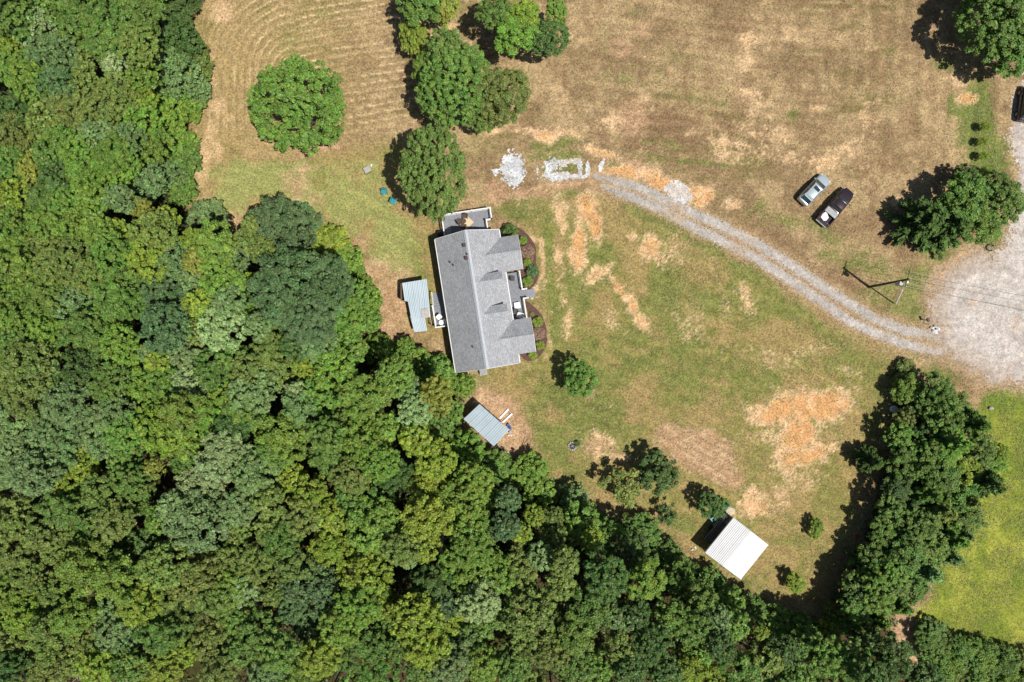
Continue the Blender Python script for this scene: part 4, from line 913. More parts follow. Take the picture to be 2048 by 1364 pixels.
# gutters and fascia
for a0, a1, segs in ((-.10, 0.02, [(0, LN)]), (W - .02, W + .10, [(0, 1.0), (5.42, 11.58), (16.02, LN)])):
    for s0, s1 in segs:
        g = MB(); g.box(a0, a1, s0 + .01, s1 - .01, EH - .16, EH - .03); hb('gutter', g, M_WHITE)
for b, s in ((0, -1), (LN, 1)):
    t = MB(); b2 = b + s * .05; lo, hi = min(b, b2), max(b, b2)
    for x0, z0, x1, z1 in ((-.03, EH, W / 2, RH), (W / 2, RH, W + .03, EH)):
        t.slab([(x0, lo, z0 + .03), (x1, lo, z1 + .03), (x1, hi, z1 + .03), (x0, hi, z0 + .03)], .2)
    hb('rake_board', t, M_WHITE)
# roof vents
def zroof(a): return EH + PT * min(a, W - a)
for a, b, k in ((3.7, 1.75, 'box'), (3.72, 3.35, 'box'), (3.9, 2.9, 'pipe'), (1.55, 3.3, 'pipe'), (1.9, 3.75, 'pipe'), (2.8, 14.2, 'pipe')):
    q = MB(); z = zroof(a)
    if k == 'box': q.box(a - .19, a + .19, b - .19, b + .19, z - .2, z + .28); hb('roof_vent', q, M_BROWNVENT, bevel=.03)
    else: q.tube((a, b, z - .3), (a, b, z + .32), .09, None, 10); q.tube((a, b, z - .02), (a, b, z + .03), .16, .11, 10); hb('vent_pipe', q, M_DARK)
# windows and doors on the walls
for a, b in ((.3, 2.4), (.3, 5.2), (.3, 12.6), (.3, 15.2)):
    q = MB(); q.box(a - .05, a, b - .5, b + .5, 1.5, 2.8); wi = hb('window', q, M_WHITE); q = MB(); q.box(a - .062, a - .05, b - .42, b + .42, 1.58, 2.72); hb('pane', q, M_GLASS, wi)
for a, b in ((10.1, 3.2), (10.1, 13.8), (W - .3, 6.6), (W - .3, 10.4)):
    q = MB(); q.box(a, a + .05, b - .6, b + .6, 1.4, 2.8); wi = hb('window', q, M_WHITE); q = MB(); q.box(a + .05, a + .062, b - .52, b + .52, 1.48, 2.72); hb('pane', q, M_GLASS, wi)
q = MB(); q.box(W - .3, W - .24, 8.0, 8.95, .86, 2.95); dr_ = hb('door', q, M_DARK); q = MB(); q.ball((W - .2, 8.12, 1.85), .04, .04, .04, 8, 6); hb('handle', q, M_GREY, dr_)
q = MB(); q.box(.24, .3, 8.9, 9.8, .86, 2.95); hb('door', q, M_WHITE)
q = MB(); q.box(2.7, 4.3, .24, .3, .86, 2.95); hb('door', q, M_GLASS)

# decks: boards are their own geometry
def deck(x0, x1, y0, y1, z, across, name='deck_board', pitch=.15):
    m = MB(); t = y0 if across else x0; end = y1 if across else x1
    while t < end - .02:
        e = min(t + pitch - .018, end); j = R.uniform(-.003, .003)
        if across: m.box(x0, x1, t, e, z - .035 + j, z + j)
        else: m.box(t, e, y0, y1, z - .035 + j, z + j)
        t += pitch
    o = hb(name, m, M_DECK); o['kind'] = 'stuff'
    s = MB(); s.box(x0 + .03, x1 - .03, y0 + .03, y1 - .03, z - .22, z - .05)
    px_ = [x0 + .12, x1 - .12]; py_ = [y0 + .12, (y0 + y1) / 2, y1 - .12]
    for a in px_:
        for b in py_: s.box(a - .07, a + .07, b - .07, b + .07, -.05, z - .22)
    hb('deck_frame', s, M_WOOD)
def railing(pts, z, h=.95):
    for (a, b), (c, d) in zip(pts[:-1], pts[1:]):
        m = MB(); L = math.hypot(c - a, d - b); ux, uy = (c - a) / L, (d - b) / L; nx, ny = -uy, ux
        def bar(s0, s1, hw, z0, z1):
            p = [(a + ux * s0 + nx * hw, b + uy * s0 + ny * hw), (a + ux * s0 - nx * hw, b + uy * s0 - ny * hw), (a + ux * s1 - nx * hw, b + uy * s1 - ny * hw), (a + ux * s1 + nx * hw, b + uy * s1 + ny * hw)]
            m.prism(p, z0, z1)
        bar(0.06, L - .06, .075, z + h - .05, z + h); bar(.06, L - .06, .03, z + .08, z + .14)
        s = .18
        while s < L - .12: bar(s - .018, s + .018, .018, z + .142, z + h - .052); s += .15
        hb('railing', m, M_WHITE)
    for (a, b) in pts:
        q = MB(); q.box(a - .06, a + .06, b - .06, b + .06, z - .2, z + h + .09); q.box(a - .09, a + .09, b - .09, b + .09, z + h + .092, z + h + .125); hb('railing_post', q, M_WHITE)
DZ = .85
deck(1.15, 6.8, -3.25, .22, DZ, True); deck(6.802, 7.5, -3.25, -1.8, DZ, True)
railing([(1.15, .1), (1.15, -3.25), (3.1, -3.25), (5.1, -3.25), (7.5, -3.25), (7.5, -1.8)], DZ); railing([(7.5, -1.8), (6.8, -1.8), (6.8, .1)], DZ)
deck(W - .25, 10.0, 5.42, 11.58, DZ, False); deck(10.002, 10.5, 7.8, 9.0, DZ - .0, True)
railing([(10.0, 5.5), (10.0, 7.8), (10.55, 7.8)], DZ); railing([(10.55, 9.0), (10.0, 9.0), (10.0, 11.5)], DZ)
q = MB()
for i in range(4): q.box(10.5 + i * .28, 10.8 + i * .28, 7.86, 8.94, .0, DZ - .19 * (i + 1))
hb('porch_step', q, M_DECK)
deck(-1.8, .22, 8.2, 11.0, DZ, False)
railing([(-1.8, 8.2), (-1.8, 11.0), (.1, 11.0)], DZ)
for i in range(6):
    q = MB(); y0 = 8.17 - (i + 1) * .30; q.box(-1.7, -.35, y0 + .02, y0 + .30, DZ - .04 - .14 * (i + 1), DZ - .14 * (i + 1)); hb('stair_tread', q, M_DECK)
q = MB()
for a in (-1.74, -.32):
    q.slab([(a - .03, 6.3, .12), (a + .03, 6.3, .12), (a + .03, 8.18, DZ - .06), (a - .03, 8.18, DZ - .06)], .2)
    q.slab([(a - .04, 6.3, 1.0), (a + .04, 6.3, 1.0), (a + .04, 8.18, DZ + .93), (a - .04, 8.18, DZ + .93)], .06)
    q.box(a - .05, a + .05, 6.3, 6.4, 0, 1.05)
hb('stair_rail', q, M_WHITE)

def placed(a, b, z=0.0):
    v = HM @ Vector((a, b, z)); return (v.x, v.y, z)
HROT = math.atan2(UX.y, UX.x)
# things on and round the decks
o = MB(); o.prism([(1.05 * math.cos(k * math.pi / 2) , .98 * math.sin(k * math.pi / 2)) for k in range(4)], 0, .015)
rug = o.build('rug', M_RUG, None); rug.location = placed(4.1, -2.02, DZ + .01); rug.rotation_euler = (0, 0, .03)
rug['label'] = 'cream square rug laid cornerwise on the upper deck'; rug['category'] = 'rug'
def chair(x, y, z, rot, mat, label, group=None, s=1.0, name='patio_chair'):
    t = thing(name, label, 'chair', (x, y, z), rot, group)
    m = MB(); m.box(-.28, .28, -.27, .27, .36, .43); m.build('seat', mat, t, .02)
    m = MB(); m.box(-.28, .28, .24, .31, .40, .95); m.build('backrest', mat, t, .02)
    for a in (-1, 1):
        m = MB(); m.box(a * .30 - .035, a * .30 + .035, -.27, .3, .58, .63); m.build('armrest', mat, t)
        for b in (-1, 1):
            m = MB(); m.box(a * .30 - .025, a * .30 + .025, b * .25 - .025, b * .25 + .025, 0, .58); m.build('leg', mat, t)
    t.scale = (s, s, s); return t
def place_h(fn, a, b, z, rot, *args, **kw):
    p = placed(a, b, z); return fn(p[0], p[1], z, HROT + rot, *args, **kw)
zc = DZ + .03
place_h(chair, 3.3, -2.15, zc, 1.9, M_WICKER, 'brown wicker chair at left of the cream deck rug', 'wicker chairs on the deck rug')
place_h(chair, 4.15, -2.75, zc, -.2, M_WICKER, 'brown wicker chair at the upper corner of the deck rug', 'wicker chairs on the deck rug')
place_h(chair, 3.75, -1.55, zc, 2.6, M_WICKER, 'brown wicker chair at the lower left edge of the deck rug', 'wicker chairs on the deck rug')
def table(x, y, z, rot, r, h, mat, label, name='round_table', square=False):
    t = thing(name, label, 'table', (x, y, z), rot)
    m = MB()
    if square: m.box(-r, r, -r, r, h - .05, h)
    else: m.tube((0, 0, h - .05), (0, 0, h), r, r, 20)
    m.build('tabletop', mat, t)
    m = MB(); m.tube((0, 0, .04), (0, 0, h - .05), .05); m.build('pedestal', mat, t)
    m = MB(); m.tube((0, 0, 0), (0, 0, .04), r * .5, r * .45, 14); m.build('foot', mat, t); return t
place_h(table, 3.85, -2.15, zc, .4, .33, .5, M_WICKER, 'small round wicker table between the chairs on the deck rug')
o = MB(); o.box(-.35, .35, -.55, .55, 0, .015); mt = o.build('door_mat', surf('lilac_mat', (.36, .33, .40), .95, .1, 6), None); mt.location = placed(1.62, -1.1, DZ + .01); mt.rotation_euler = (0, 0, HROT); mt['label'] = 'pale lilac mat on the left side of the upper deck'; mt['category'] = 'mat'
def wheel_bin(x, y, z, rot, label, group=None):
    t = thing('wheeled_bin', label, 'bin', (x, y, z), rot, group)
    m = MB(); m.prism([(-.27, -.3), (.27, -.3), (.3, .3), (-.3, .3)], .06, 1.0); m.build('body', M_BLACK, t, .05)
    m = MB(); m.add([(-.32, -.36, 1.0), (.32, -.36, 1.0), (.32, .36, 1.02), (-.32, .36, 1.02), (-.2, -.2, 1.13), (.2, -.2, 1.13), (.2, .22, 1.13), (-.2, .22, 1.13)], [(0, 3, 2, 1), (4, 5, 6, 7), (0, 1, 5, 4), (1, 2, 6, 5), (2, 3, 7, 6), (3, 0, 4, 7)]); m.build('lid', M_BLACK, t, .05, True)
    for a in (-.28, .28):
        m = MB(); m.tube((a - .04, .3, .1), (a + .04, .3, .1), .1, None, 12); m.build('wheel', M_TYRE, t)
    return t
place_h(wheel_bin, .55, -1.15, 0, 1.5, 'black bin with rounded lid, upper of the pair left of the deck', 'pair of black bins')
place_h(wheel_bin, .42, -.42, 0, 1.6, 'black bin with shiny lid, lower of the pair touching the roof corner', 'pair of black bins')
# white things on the front porch
place_h(table, 9.05, 9.75, zc, 0, .40, .48, M_WHITE, 'white square table on the front porch', 'square_table', True)
place_h(chair, 9.2, 11.1, zc, -.5, M_WHITE, 'white rocking chair in the lower corner of the front porch', None, 1.2)
place_h(chair, 8.75, 10.45, zc, 1.2, M_DARK, 'dark rocking chair under the eave of the front porch', None, 1.0)
place_h(chair, 9.0, 6.2, zc, 1.4, M_DARK, 'dark chair at the upper end of the front porch', None, .9)
# rear landing
place_h(chair, -1.2, 9.7, zc, .6, M_WHITE, 'white garden chair, upper one on the rear landing', 'white chairs on the rear landing')
place_h(chair, -.55, 10.4, zc, -.9, M_WHITE, 'white garden chair at the lower corner of the rear landing', 'white chairs on the rear landing')
place_h(table, -1.05, 10.45, zc, .5, .34, .5, M_WHITE, 'round white table between the chairs on the rear landing')
def ac_unit(x, y, z, rot, label):
    t = thing('air_conditioner', label, 'air conditioner', (x, y, z), rot)
    m = MB(); m.box(-.5, .5, -.5, .5, 0, .08); m.build('pad', M_CONCRETE, t)
    m = MB(); m.box(-.42, .42, -.40, .40, .08, .78); m.build('housing', M_GREY, t, .06)
    m = MB()
    for k in range(5): r_ = .1 + k * .065; m.path([(r_ * math.cos(a), r_ * math.sin(a), .79) for a in np.linspace(0, 2 * math.pi, 15)], .008, 4)
    m.build('fan_grille', M_DARK, t); return t
place_h(ac_unit, 3.25, 17.6, 0, 0, 'grey air conditioner below the lower gable of the house')
o = MB(); o.tube((0, 0, 0), (0, 0, .5), .33, .36, 18); po = o.build('water_barrel', M_TEAL, None); po.location = placed(-.25, 4.1, 0); po['label'] = 'small teal tub in the shade along the rear wall'; po['category'] = 'tub'
# timber fence piece by the rear landing
t = thing('timber_frame', 'brown timber gate frame standing between tin roof and landing', 'gate', placed(-2.35, 8.6), HROT)
for yy in (-1.2 + 3.2, .2, -2.0):
    m = MB(); m.box(-.06, .06, -yy - .06, -yy + .06, 0, 1.5); m.build('post', M_WOOD, t)
m = MB(); m.box(-.03, .03, -1.9, 1.9, 1.3, 1.4); m.build('rail', M_PALEWOOD, t)
m = MB(); m.box(-.03, .03, -1.9, 1.9, .6, .7); m.build('rail', M_WOOD, t)

# mulch beds and their shrubs
def bed(pts, label):
    P2 = [P(x, y, .05) for x, y in pts]; n = len(P2); out = []
    for i in range(n):
        p0, p1, p2, p3 = P2[i - 1], P2[i], P2[(i + 1) % n], P2[(i + 2) % n]
        for t in (0, .25, .5, .75): out.append(.5 * ((2 * p1) + (p2 - p0) * t + (2 * p0 - 5 * p1 + 4 * p2 - p3) * t * t + (3 * p1 - p0 - 3 * p2 + p3) * t ** 3))
    out = [Vector((p.x + R.uniform(-.05, .05), p.y + R.uniform(-.05, .05), .06)) for p in out]
    m = MB(); m.slab(out, .12); o = m.build('mulch_bed', M_MULCH, None); o['kind'] = 'structure'; return o
bed([(1000, 458), (1020, 450), (1042, 458), (1060, 474), (1072, 496), (1072, 524), (1078, 548), (1068, 572), (1048, 576), (1040, 520), (1034, 470)], '')
bed([(1052, 604), (1066, 612), (1084, 632), (1093, 662), (1092, 690), (1080, 712), (1056, 722), (1040, 708), (1066, 700), (1058, 634)], '')
for (x, y, r_, tn, lb, h) in [(1019, 462, 15.5, 'G', 'large clipped dark shrub at the upper corner of the front bed', .95), (1046, 480, 8.5, 'Y', 'small lime shrub beside the upper wing', .5),
        (1055, 503, 15, 'R', 'big reddish brown shrub in the upper front bed', .8), (1055, 524, 8.5, 'Y', 'lime shrub between the brown and the blue green one', .5), (1065, 540, 12, 'D', 'blue green rounded shrub of the upper front bed', .75),
        (1056, 562, 10.5, 'B', 'lowest lime green shrub of the upper front bed near the steps', .6), (1064, 628, 4.5, 'O', 'tiny shrub at the top of the lower front bed', .25), (1076, 643, 10.5, 'Y', 'round lime shrub at the top of the lower bed', .6),
        (1078, 667, 13.5, 'R', 'reddish brown shrub in the middle of the lower bed', .55), (1080, 690, 9, 'Y', 'lime shrub right of the lower wing corner', .5), (1065, 710, 9, 'Y', 'lime shrub below the lower wing', .5)]:
    make_tree(x, y, r_, tn, 'b', h, 'garden_shrub', vz=.9, label=lb, cat='shrub', group='shrubs of the front beds')
# pale stepping stones curving round the bed
for i, (x, y) in enumerate([(1074, 572), (1068, 579), (1066, 587), (1064, 596)]):
    m = MB(); n = 7; m.prism([(R.uniform(.16, .26) * math.cos(2 * math.pi * k / n), R.uniform(.16, .26) * math.sin(2 * math.pi * k / n)) for k in range(n)], 0, .06)
    s = m.build('stepping_stone', M_PALEWOOD, None); s.location = P(x, y, .0); s.location.z = .0
    s['label'] = 'flat pale stepping stone, %s from the top along the bed' % (ORD[i] if i else 'first'); s['category'] = 'stone'; s['group'] = 'stepping stones round the front bed'

# ------------------------------------------------------------------ tin roofed sheds
def quad_panels(parent, A, B, Cc, D, n, mat, rib=.02, rpm=4.0, along_ab=True, t=.012):
    """corrugated sheets between edge AB and edge DC, cut into n panels (ribs run A->D)"""
    A, B, Cc, D = map(Vector, (A, B, Cc, D)); W_ = (B - A).length
    for i in range(n):
        s0, s1 = i / n, (i + 1) / n - .004; m = MB(); k = max(3, int(W_ / n * rpm)); prof = []
        for j in range(k * 4 + 1):
            s = s0 + (s1 - s0) * j / (k * 4); ph = j % 4; prof.append((s, rib if ph in (1, 2) else 0))
        top = []
        for s, z in prof:
            p = A.lerp(B, s); q = D.lerp(Cc, s); dz = z + i % 2 * .004; top.append((p + Vector((0, 0, dz)), q + Vector((0, 0, dz))))
        vs = [p for pr in top for p in pr] + [p - Vector((0, 0, t)) for pr in top for p in pr]; N2 = len(top) * 2; fs = []
        for j in range(len(top) - 1):
            a = 2 * j; fs.append((a, a + 1, a + 3, a + 2)); fs.append((N2 + a, N2 + a + 2, N2 + a + 3, N2 + a + 1))
            fs.append((a, a + 2, N2 + a + 2, N2 + a)); fs.append((a + 1, N2 + a + 1, N2 + a + 3, a + 3))
        e = N2 - 2; fs.append((0, N2, N2 + 1, 1)); fs.append((e, e + 1, N2 + e + 1, N2 + e))
        m.add(vs, fs); m.build('roof_panel', mat, parent)

# rear shed with two overlapping lean-to roofs
sh = thing('tin_shed', 'shed with two stepped blue grey tin roofs behind the house', 'shed', P(830, 605, 0)); inv = -sh.location
def pl(px, py, h): v = P(px, py, h) + inv; v.z = h; return v
quad_panels(sh, pl(804, 566, 2.7), pl(853.5, 558, 2.8), pl(859.5, 612, 2.5), pl(809, 601.5, 2.4), 5, M_METALROOF, .010, 3)
quad_panels(sh, pl(814.5, 597, 2.32), pl(858.5, 607, 2.36), pl(861, 634, 2.2), pl(823, 640, 2.15), 4, M_METALROOF, .010, 3)
quad_panels(sh, pl(820, 632, 2.08), pl(849, 630, 2.12), pl(854.5, 661.5, 1.95), pl(828.7, 664.5, 1.9), 3, M_METALROOF, .010, 3)
m = MB(); m.slab([pl(842, 619, 2.44), pl(856, 616, 2.45), pl(857, 634, 2.32), pl(844, 636, 2.3)], .02); m.build('roof_patch', M_CONCRETE, sh)
def wall_ring(parent, pts, h, mat=M_WOOD, t=.08):
    n = len(pts)
    for i in range(n):
        a, b = pts[i], pts[(i + 1) % n]; d = (b - a); d.z = 0; d.normalize(); nn = Vector((-d.y, d.x, 0)) * t
        m = MB(); m.prism([(a.x, a.y), (b.x - d.x * t, b.y - d.y * t), (b.x - d.x * t + nn.x, b.y - d.y * t + nn.y), (a.x + nn.x, a.y + nn.y)], -.02, h); m.build('wall', mat, parent)
def g0(px, py, off): v = P(px, py, 0) + off; v.z = 0; return v
wall_ring(sh, [g0(807, 603, inv), g0(852, 610, inv), g0(848, 564, inv), g0(807, 570, inv)], 2.25)
wall_ring(sh, [g0(830, 658, inv), g0(850, 655, inv), g0(846, 618, inv), g0(822, 618, inv)], 1.8)

# lower shed at the wood's edge
s2 = thing('open_shed', 'slanting blue grey tin roof shed at the edge of the wood', 'shed', P(973, 850, 0)); inv = -s2.location
A, B, Cc, D = pl(959, 808, 2.9), pl(1018.5, 860, 2.9), pl(988, 893, 2.5), pl(927, 838, 2.5)
quad_panels(s2, A, B, Cc, D, 6, M_METALROOF, .012, 3.2)
for q in ((958, 812), (985, 835), (1012, 860), (985, 888), (958, 864), (931, 840)):
    v = g0(q[0], q[1], inv); m = MB(); m.box(v.x - .07, v.x + .07, v.y - .07, v.y + .07, 0, 2.45); m.build('post', M_WOOD, s2)
wall_ring(s2, [g0(957, 814, inv), g0(932, 838, inv)][:2] , 2.3)
for i, (x0, y0, x1, y1) in enumerate([(1017.5, 818, 999.5, 837), (1024.5, 827.5, 1005.5, 845)]):
    a = P(x0, y0, 0); b = P(x1, y1, 0); L = (b - a).length; m = MB(); m.box(0, L, -.13, .13, .02, .10); m.box(0, L, -.13, -.10, .10, .15); m.box(0, L, .10, .13, .10, .15)
    o = m.build('loading_ramp', M_WHITE, None); o.location = a; o.rotation_euler = (0, 0, math.atan2(b.y - a.y, b.x - a.x))
    o['label'] = ['upper white metal ramp lying beside the lower shed', 'lower white metal ramp lying beside the lower shed'][i]; o['category'] = 'ramp'; o['group'] = 'pair of white ramps'
# clutter at the shed corner
def clutter(name, x, y, mats, label, cat, n, sp, seed, sz=(.12, .4)):
    r = random.Random(seed); t = thing(name, label, cat, P(x, y, 0))
    for i in range(n):
        m = MB(); a = r.uniform(0, 6.28); d = r.uniform(0, sp); s = r.uniform(*sz); M = Matrix.Translation((d * math.cos(a), d * math.sin(a), 0)) @ Matrix.Rotation(r.uniform(0, 3), 4, 'Z')
        k = r.random()
        if k < .4: m.box(-s / 2, s / 2, -s * .3, s * .3, 0, s * r.uniform(.3, .9), M)
        elif k < .7: c = M.translation; m.tube((c.x, c.y, 0), (c.x, c.y, s), s * .4, s * .45, 12)
        else: c = M.translation; m.ball((c.x, c.y, s * .35), s * .6, s * .5, s * .35, 9, 6, .12, r)
        m.build('item', r.choice(mats), t)
    return t
clutter('tarp_heap', 1019.5, 855, [M_BLUE, M_BLACK, M_BLUE], 'heap of blue and black gear at the right corner of the lower shed', 'heap', 7, .45, 3)
clutter('scrap_heap', 1021, 867, [M_WHITE, M_STONE, M_GREY], 'whitish scrap heap under the blue one at the lower shed', 'heap', 7, .35, 4)
clutter('stone_heap', 1000, 898, [M_STONE, M_CONCRETE, M_WHITE, M_DARK], 'grey heap of blocks at the bottom corner of the lower shed', 'heap', 14, .6, 5, (.1, .32))
clutter('stone_heap', 1015, 909, [M_STONE, M_CONCRETE, M_PALEWOOD], 'pale heap of blocks further down by the wood edge', 'heap', 12, .6, 6, (.1, .32))
o = MB(); o.path([P(1050, 873, .03), P(1047, 884, .05), P(1041, 897, .03), P(1033, 918, .04)], .035); o = o.build('long_pole', M_WOOD, None); o['label'] = 'thin dark pole lying on the bare soil by the lower shed'; o['category'] = 'pole'
o = MB(); o.path([P(1056, 878, .03), P(1050, 886, .04), P(1046, 894, .03)], .025); o = o.build('short_stick', M_WOOD, None); o['label'] = 'short dark stick crossing the long pole by the lower shed'; o['category'] = 'stick'
o = MB(); o.path([P(1058, 908, .03), P(1064, 916, .1)], .035); o = o.build('short_stick', M_WOOD, None); o['label'] = 'short stick at the foot of the wood below the long pole'; o['category'] = 'stick'

# white carport
cp = thing('carport', 'open carport with ribbed white metal roof', 'carport', P(1474, 1098, 0)); inv = -cp.location
TL, TR, BR, BL = (1467, 1035), (1537, 1090), (1481.6, 1159), (1410, 1105.3)
mid0 = ((TL[0] + TR[0]) / 2, (TL[1] + TR[1]) / 2); mid1 = ((BL[0] + BR[0]) / 2, (BL[1] + BR[1]) / 2)
e0, r0 = 2.85, 3.5
quad_panels(cp, pl(*TL, e0), pl(*mid0, r0), pl(*mid1, r0), pl(*BL, e0), 4, M_WHITEROOF, .035, 3.4)
quad_panels(cp, pl(*mid0, r0), pl(*TR, e0), pl(*BR, e0), pl(*mid1, r0), 4, M_WHITEROOF, .035, 3.4)
m = MB(); a = pl(*TL, e0); b = pl(*BL, e0); m.tube(a - Vector((0, 0, .05)), b - Vector((0, 0, .05)), .05, None, 6); m.build('eave_trim', M_GREY, cp)
def inset(p, k=.93): c = (1474, 1098); return (c[0] + (p[0] - c[0]) * k - 13, c[1] + (p[1] - c[1]) * k - 12)
cs = [inset(TL), inset(mid0), inset(TR), inset(BR), inset(mid1), inset(BL)]
for q in cs:
    v = g0(*q, inv); m = MB(); m.box(v.x - .06, v.x + .06, v.y - .06, v.y + .06, 0, 2.8); m.build('post', M_GREY, cp)
m = MB()
for i in range(6):
    t = i / 5; p = Vector(pl(TL[0] + (BL[0] - TL[0]) * t, TL[1] + (BL[1] - TL[1]) * t, e0 - .12)); q = Vector(pl(mid0[0] + (mid1[0] - mid0[0]) * t, mid0[1] + (mid1[1] - mid0[1]) * t, r0 - .12)); z = Vector(pl(TR[0] + (BR[0] - TR[0]) * t, TR[1] + (BR[1] - TR[1]) * t, e0 - .12))
    m.tube(p, q, .035, None, 5); m.tube(q, z, .035, None, 5)
m.build('roof_frame', M_GREY, cp)
# goods stored along its shaded side
def trailer():
    c = P(1430, 1062, 0); t = thing('utility_trailer', 'dark steel rail trailer in the shade of the white carport', 'trailer', c, math.radians(50))
    m = MB(); m.box(-1.7, 1.7, -.75, .75, .42, .50); m.build('bed', M_DARK, t)
    for y in (-.75, .75):
        m = MB(); m.box(-1.7, 1.7, y - .03, y + .03, .85, .9)
        for i in range(8): m.box(-1.68 + i * .48, -1.64 + i * .48, y - .02, y + .02, .5, .85)
        m.build('side_rail', M_GREY, t)
        m = MB(); m.tube((0, y * 1.15 - .08, .3), (0, y * 1.15 + .08, .3), .3, None, 16); m.build('wheel', M_TYRE, t)
    m = MB(); m.tube((1.7, 0, .44), (2.7, 0, .42), .05); m.build('hitch', M_DARK, t)
trailer()
c = P(1437, 1043, 0); t = thing('kayak', 'white pointed kayak with dark blue seat by the carport shade', 'kayak', c, math.radians(48))
vs = []; fs = []; K = 13
for i in range(K):
    s = -1 + 2 * i / (K - 1); w_ = .34 * (1 - abs(s) ** 2.4) + .01; h0 = .04 + .12 * abs(s) ** 3
    vs += [(s * 1.45, -w_, h0 + .26), (s * 1.45, -w_ * .7, h0), (s * 1.45, w_ * .7, h0), (s * 1.45, w_, h0 + .26), (s * 1.45, 0, h0 + .33)]
for i in range(K - 1):
    for j in range(5): fs.append((i * 5 + j, (i + 1) * 5 + j, (i + 1) * 5 + (j + 1) % 5, i * 5 + (j + 1) % 5))
fs += [tuple(range(5)), tuple(range((K - 1) * 5, K * 5))[::-1]]
MB().add(vs, fs).build('hull', M_WHITE, t, smooth=True)
m = MB(); m.ball((.35, 0, .33), .5, .22, .06, 14, 6); m.build('cockpit', M_BLACK, t); m = MB(); m.box(-.15, .05, -.16, .16, .36, .55); m.build('seat', M_BLUE, t)
for (x, y, ro, lb) in [(1450, 1011, .5, 'teal plastic chair, uppermost of three by the white carport'), (1436, 1026, .9, 'teal plastic chair, middle of three by the white carport'), (1424, 1034, .7, 'teal plastic chair, lowest left of three by the white carport')]:
    c = P(x, y, 0); chair(c.x, c.y, 0, ro, M_TEAL, lb, 'teal chairs by the carport', 1.25)
for (x, y, ro, lb) in [(770, 385, .2, 'upper teal chair in the shade edge left of the big tree'), (788, 404, 1.1, 'lower teal chair in the shade edge left of the big tree')]:
    c = P(x, y, 0); chair(c.x, c.y, 0, ro, M_TEAL, lb, 'teal chairs left of the big tree', 1.15)
c = P(1461, 1023, 0); m = MB(); m.prism([(.62 * math.cos(k * .5236) * R.uniform(.85, 1.1), .55 * math.sin(k * .5236) * R.uniform(.85, 1.1)) for k in range(12)], 0, .07); o = m.build('stone_slab', M_PALEWOOD, None); o.location = c; o['label'] = 'pale round slab at the top corner of the white carport'; o['category'] = 'slab'
clutter('tool_heap', 1449, 1033, [M_BLUE, M_WHITE, M_DARK, M_BLACK], 'dark blue and white gear beside the kayak', 'heap', 9, .5, 12)
clutter('white_pots', 1386, 1097, [M_WHITE, M_WHITE], 'few small white pots in the grass left of the carport', 'pots', 4, .5, 14, (.14, .24))

# fire pit ring: each stone is a piece
t = thing('fire_pit', 'ring of pale stones round a burnt out fire on the lawn', 'fire pit', P(1144.5, 892, 0))
sm = MB(); sm.ball((0, 0, .08), .15, .12, .11, 8, 5, .12, R); sme = sm.mesh('stone', M_STONE)
for k in range(12):
    a = k * math.pi / 6; link('stone', sme, t, (.50 * math.cos(a), .50 * math.sin(a), 0), (0, 0, a * 3 + .4 * k), (R.uniform(.85, 1.15),) * 3)
m = MB(); m.tube((0, 0, .0), (0, 0, .07), .44, .4, 16); m.build('ash_bed', M_ASH, t)
m = MB(); m.tube((-.2, -.1, .12), (.22, .12, .14), .05); m.tube((-.1, .2, .12), (.15, -.2, .18), .045); m.build('log', M_DEADWOOD, t)
make_tree(1155, 887, 6, 'K', 'b', .35, 'weed_clump', label='dark weed clump touching the fire pit ring', cat='weed', trunk=False)
for x, y, r_, tn, lb in [(978, 498, 5, 'K', ''),]: pass

# white tub and pole in front of the belt
c = P(1785, 818, 0); t = thing('garden_tub', 'round white tub shining at the left rim of the belt shade', 'tub', c); m = MB(); m.tube((0, 0, 0), (0, 0, .42), .40, .46, 20); m.build('body', M_WHITE, t); m = MB(); m.tube((0, 0, .42), (0, 0, .46), .47, .40, 20); m.build('lid', M_WHITE, t)
a = P(1793, 817, .3); b = P(1788, 838, .1); m = MB(); m.tube(a, b, .10, .10, 10); o = m.build('pale_pipe', M_GREY, None); o['label'] = 'thick pale pipe lying beside the white tub by the belt'; o['category'] = 'pipe'

# small things on the grass
t = thing('wooden_spool', 'grey square wooden box in long grass left of the big tree', 'box', P(736, 341, 0), .5); m = MB(); m.box(-.38, .38, -.38, .38, 0, .5)
m.build('body', M_WOOD, t); 
for k in range(5):
    m = MB(); m.box(-.42 + k * .17, -.27 + k * .17, -.42, .42, .5, .54 + .004 * (k % 2)); m.build('plank', M_CONCRETE, t)
clutter('white_pot', 743, 332, [M_WHITE], 'small white pot beside the grey wooden box', 'pot', 1, .05, 21, (.3, .34))
for x, y, lb in [(1752, 908, 'small red bucket in the shade of the belt, upper one'), (1712, 1072, 'small red bucket in the shade of the belt, lower one')]:
    t = thing('red_bucket', lb, 'bucket', P(x, y, 0), 0, 'red buckets'); m = MB(); m.tube((0, 0, 0), (0, 0, .3), .15, .2, 14); m.build('body', M_RED, t); m = MB(); m.path([(-.19, 0, .3), (-.12, 0, .42), (.12, 0, .42), (.19, 0, .3)], .01); m.build('handle', M_GREY, t)
c = P(1740, 387, 0); t = thing('fallen_branch', 'small broken branch on the dry grass right of the pickup', 'branch', c, .3); m = MB(); m.path([(-.5, .1, .05), (0, -.12, .06), (.45, .15, .12)], .035); m.build('limb', M_WOOD, t); m = MB(); m.path([(0, -.12, .06), (.3, .3, .08)], .02); m.build('twig', M_DEADWOOD, t)
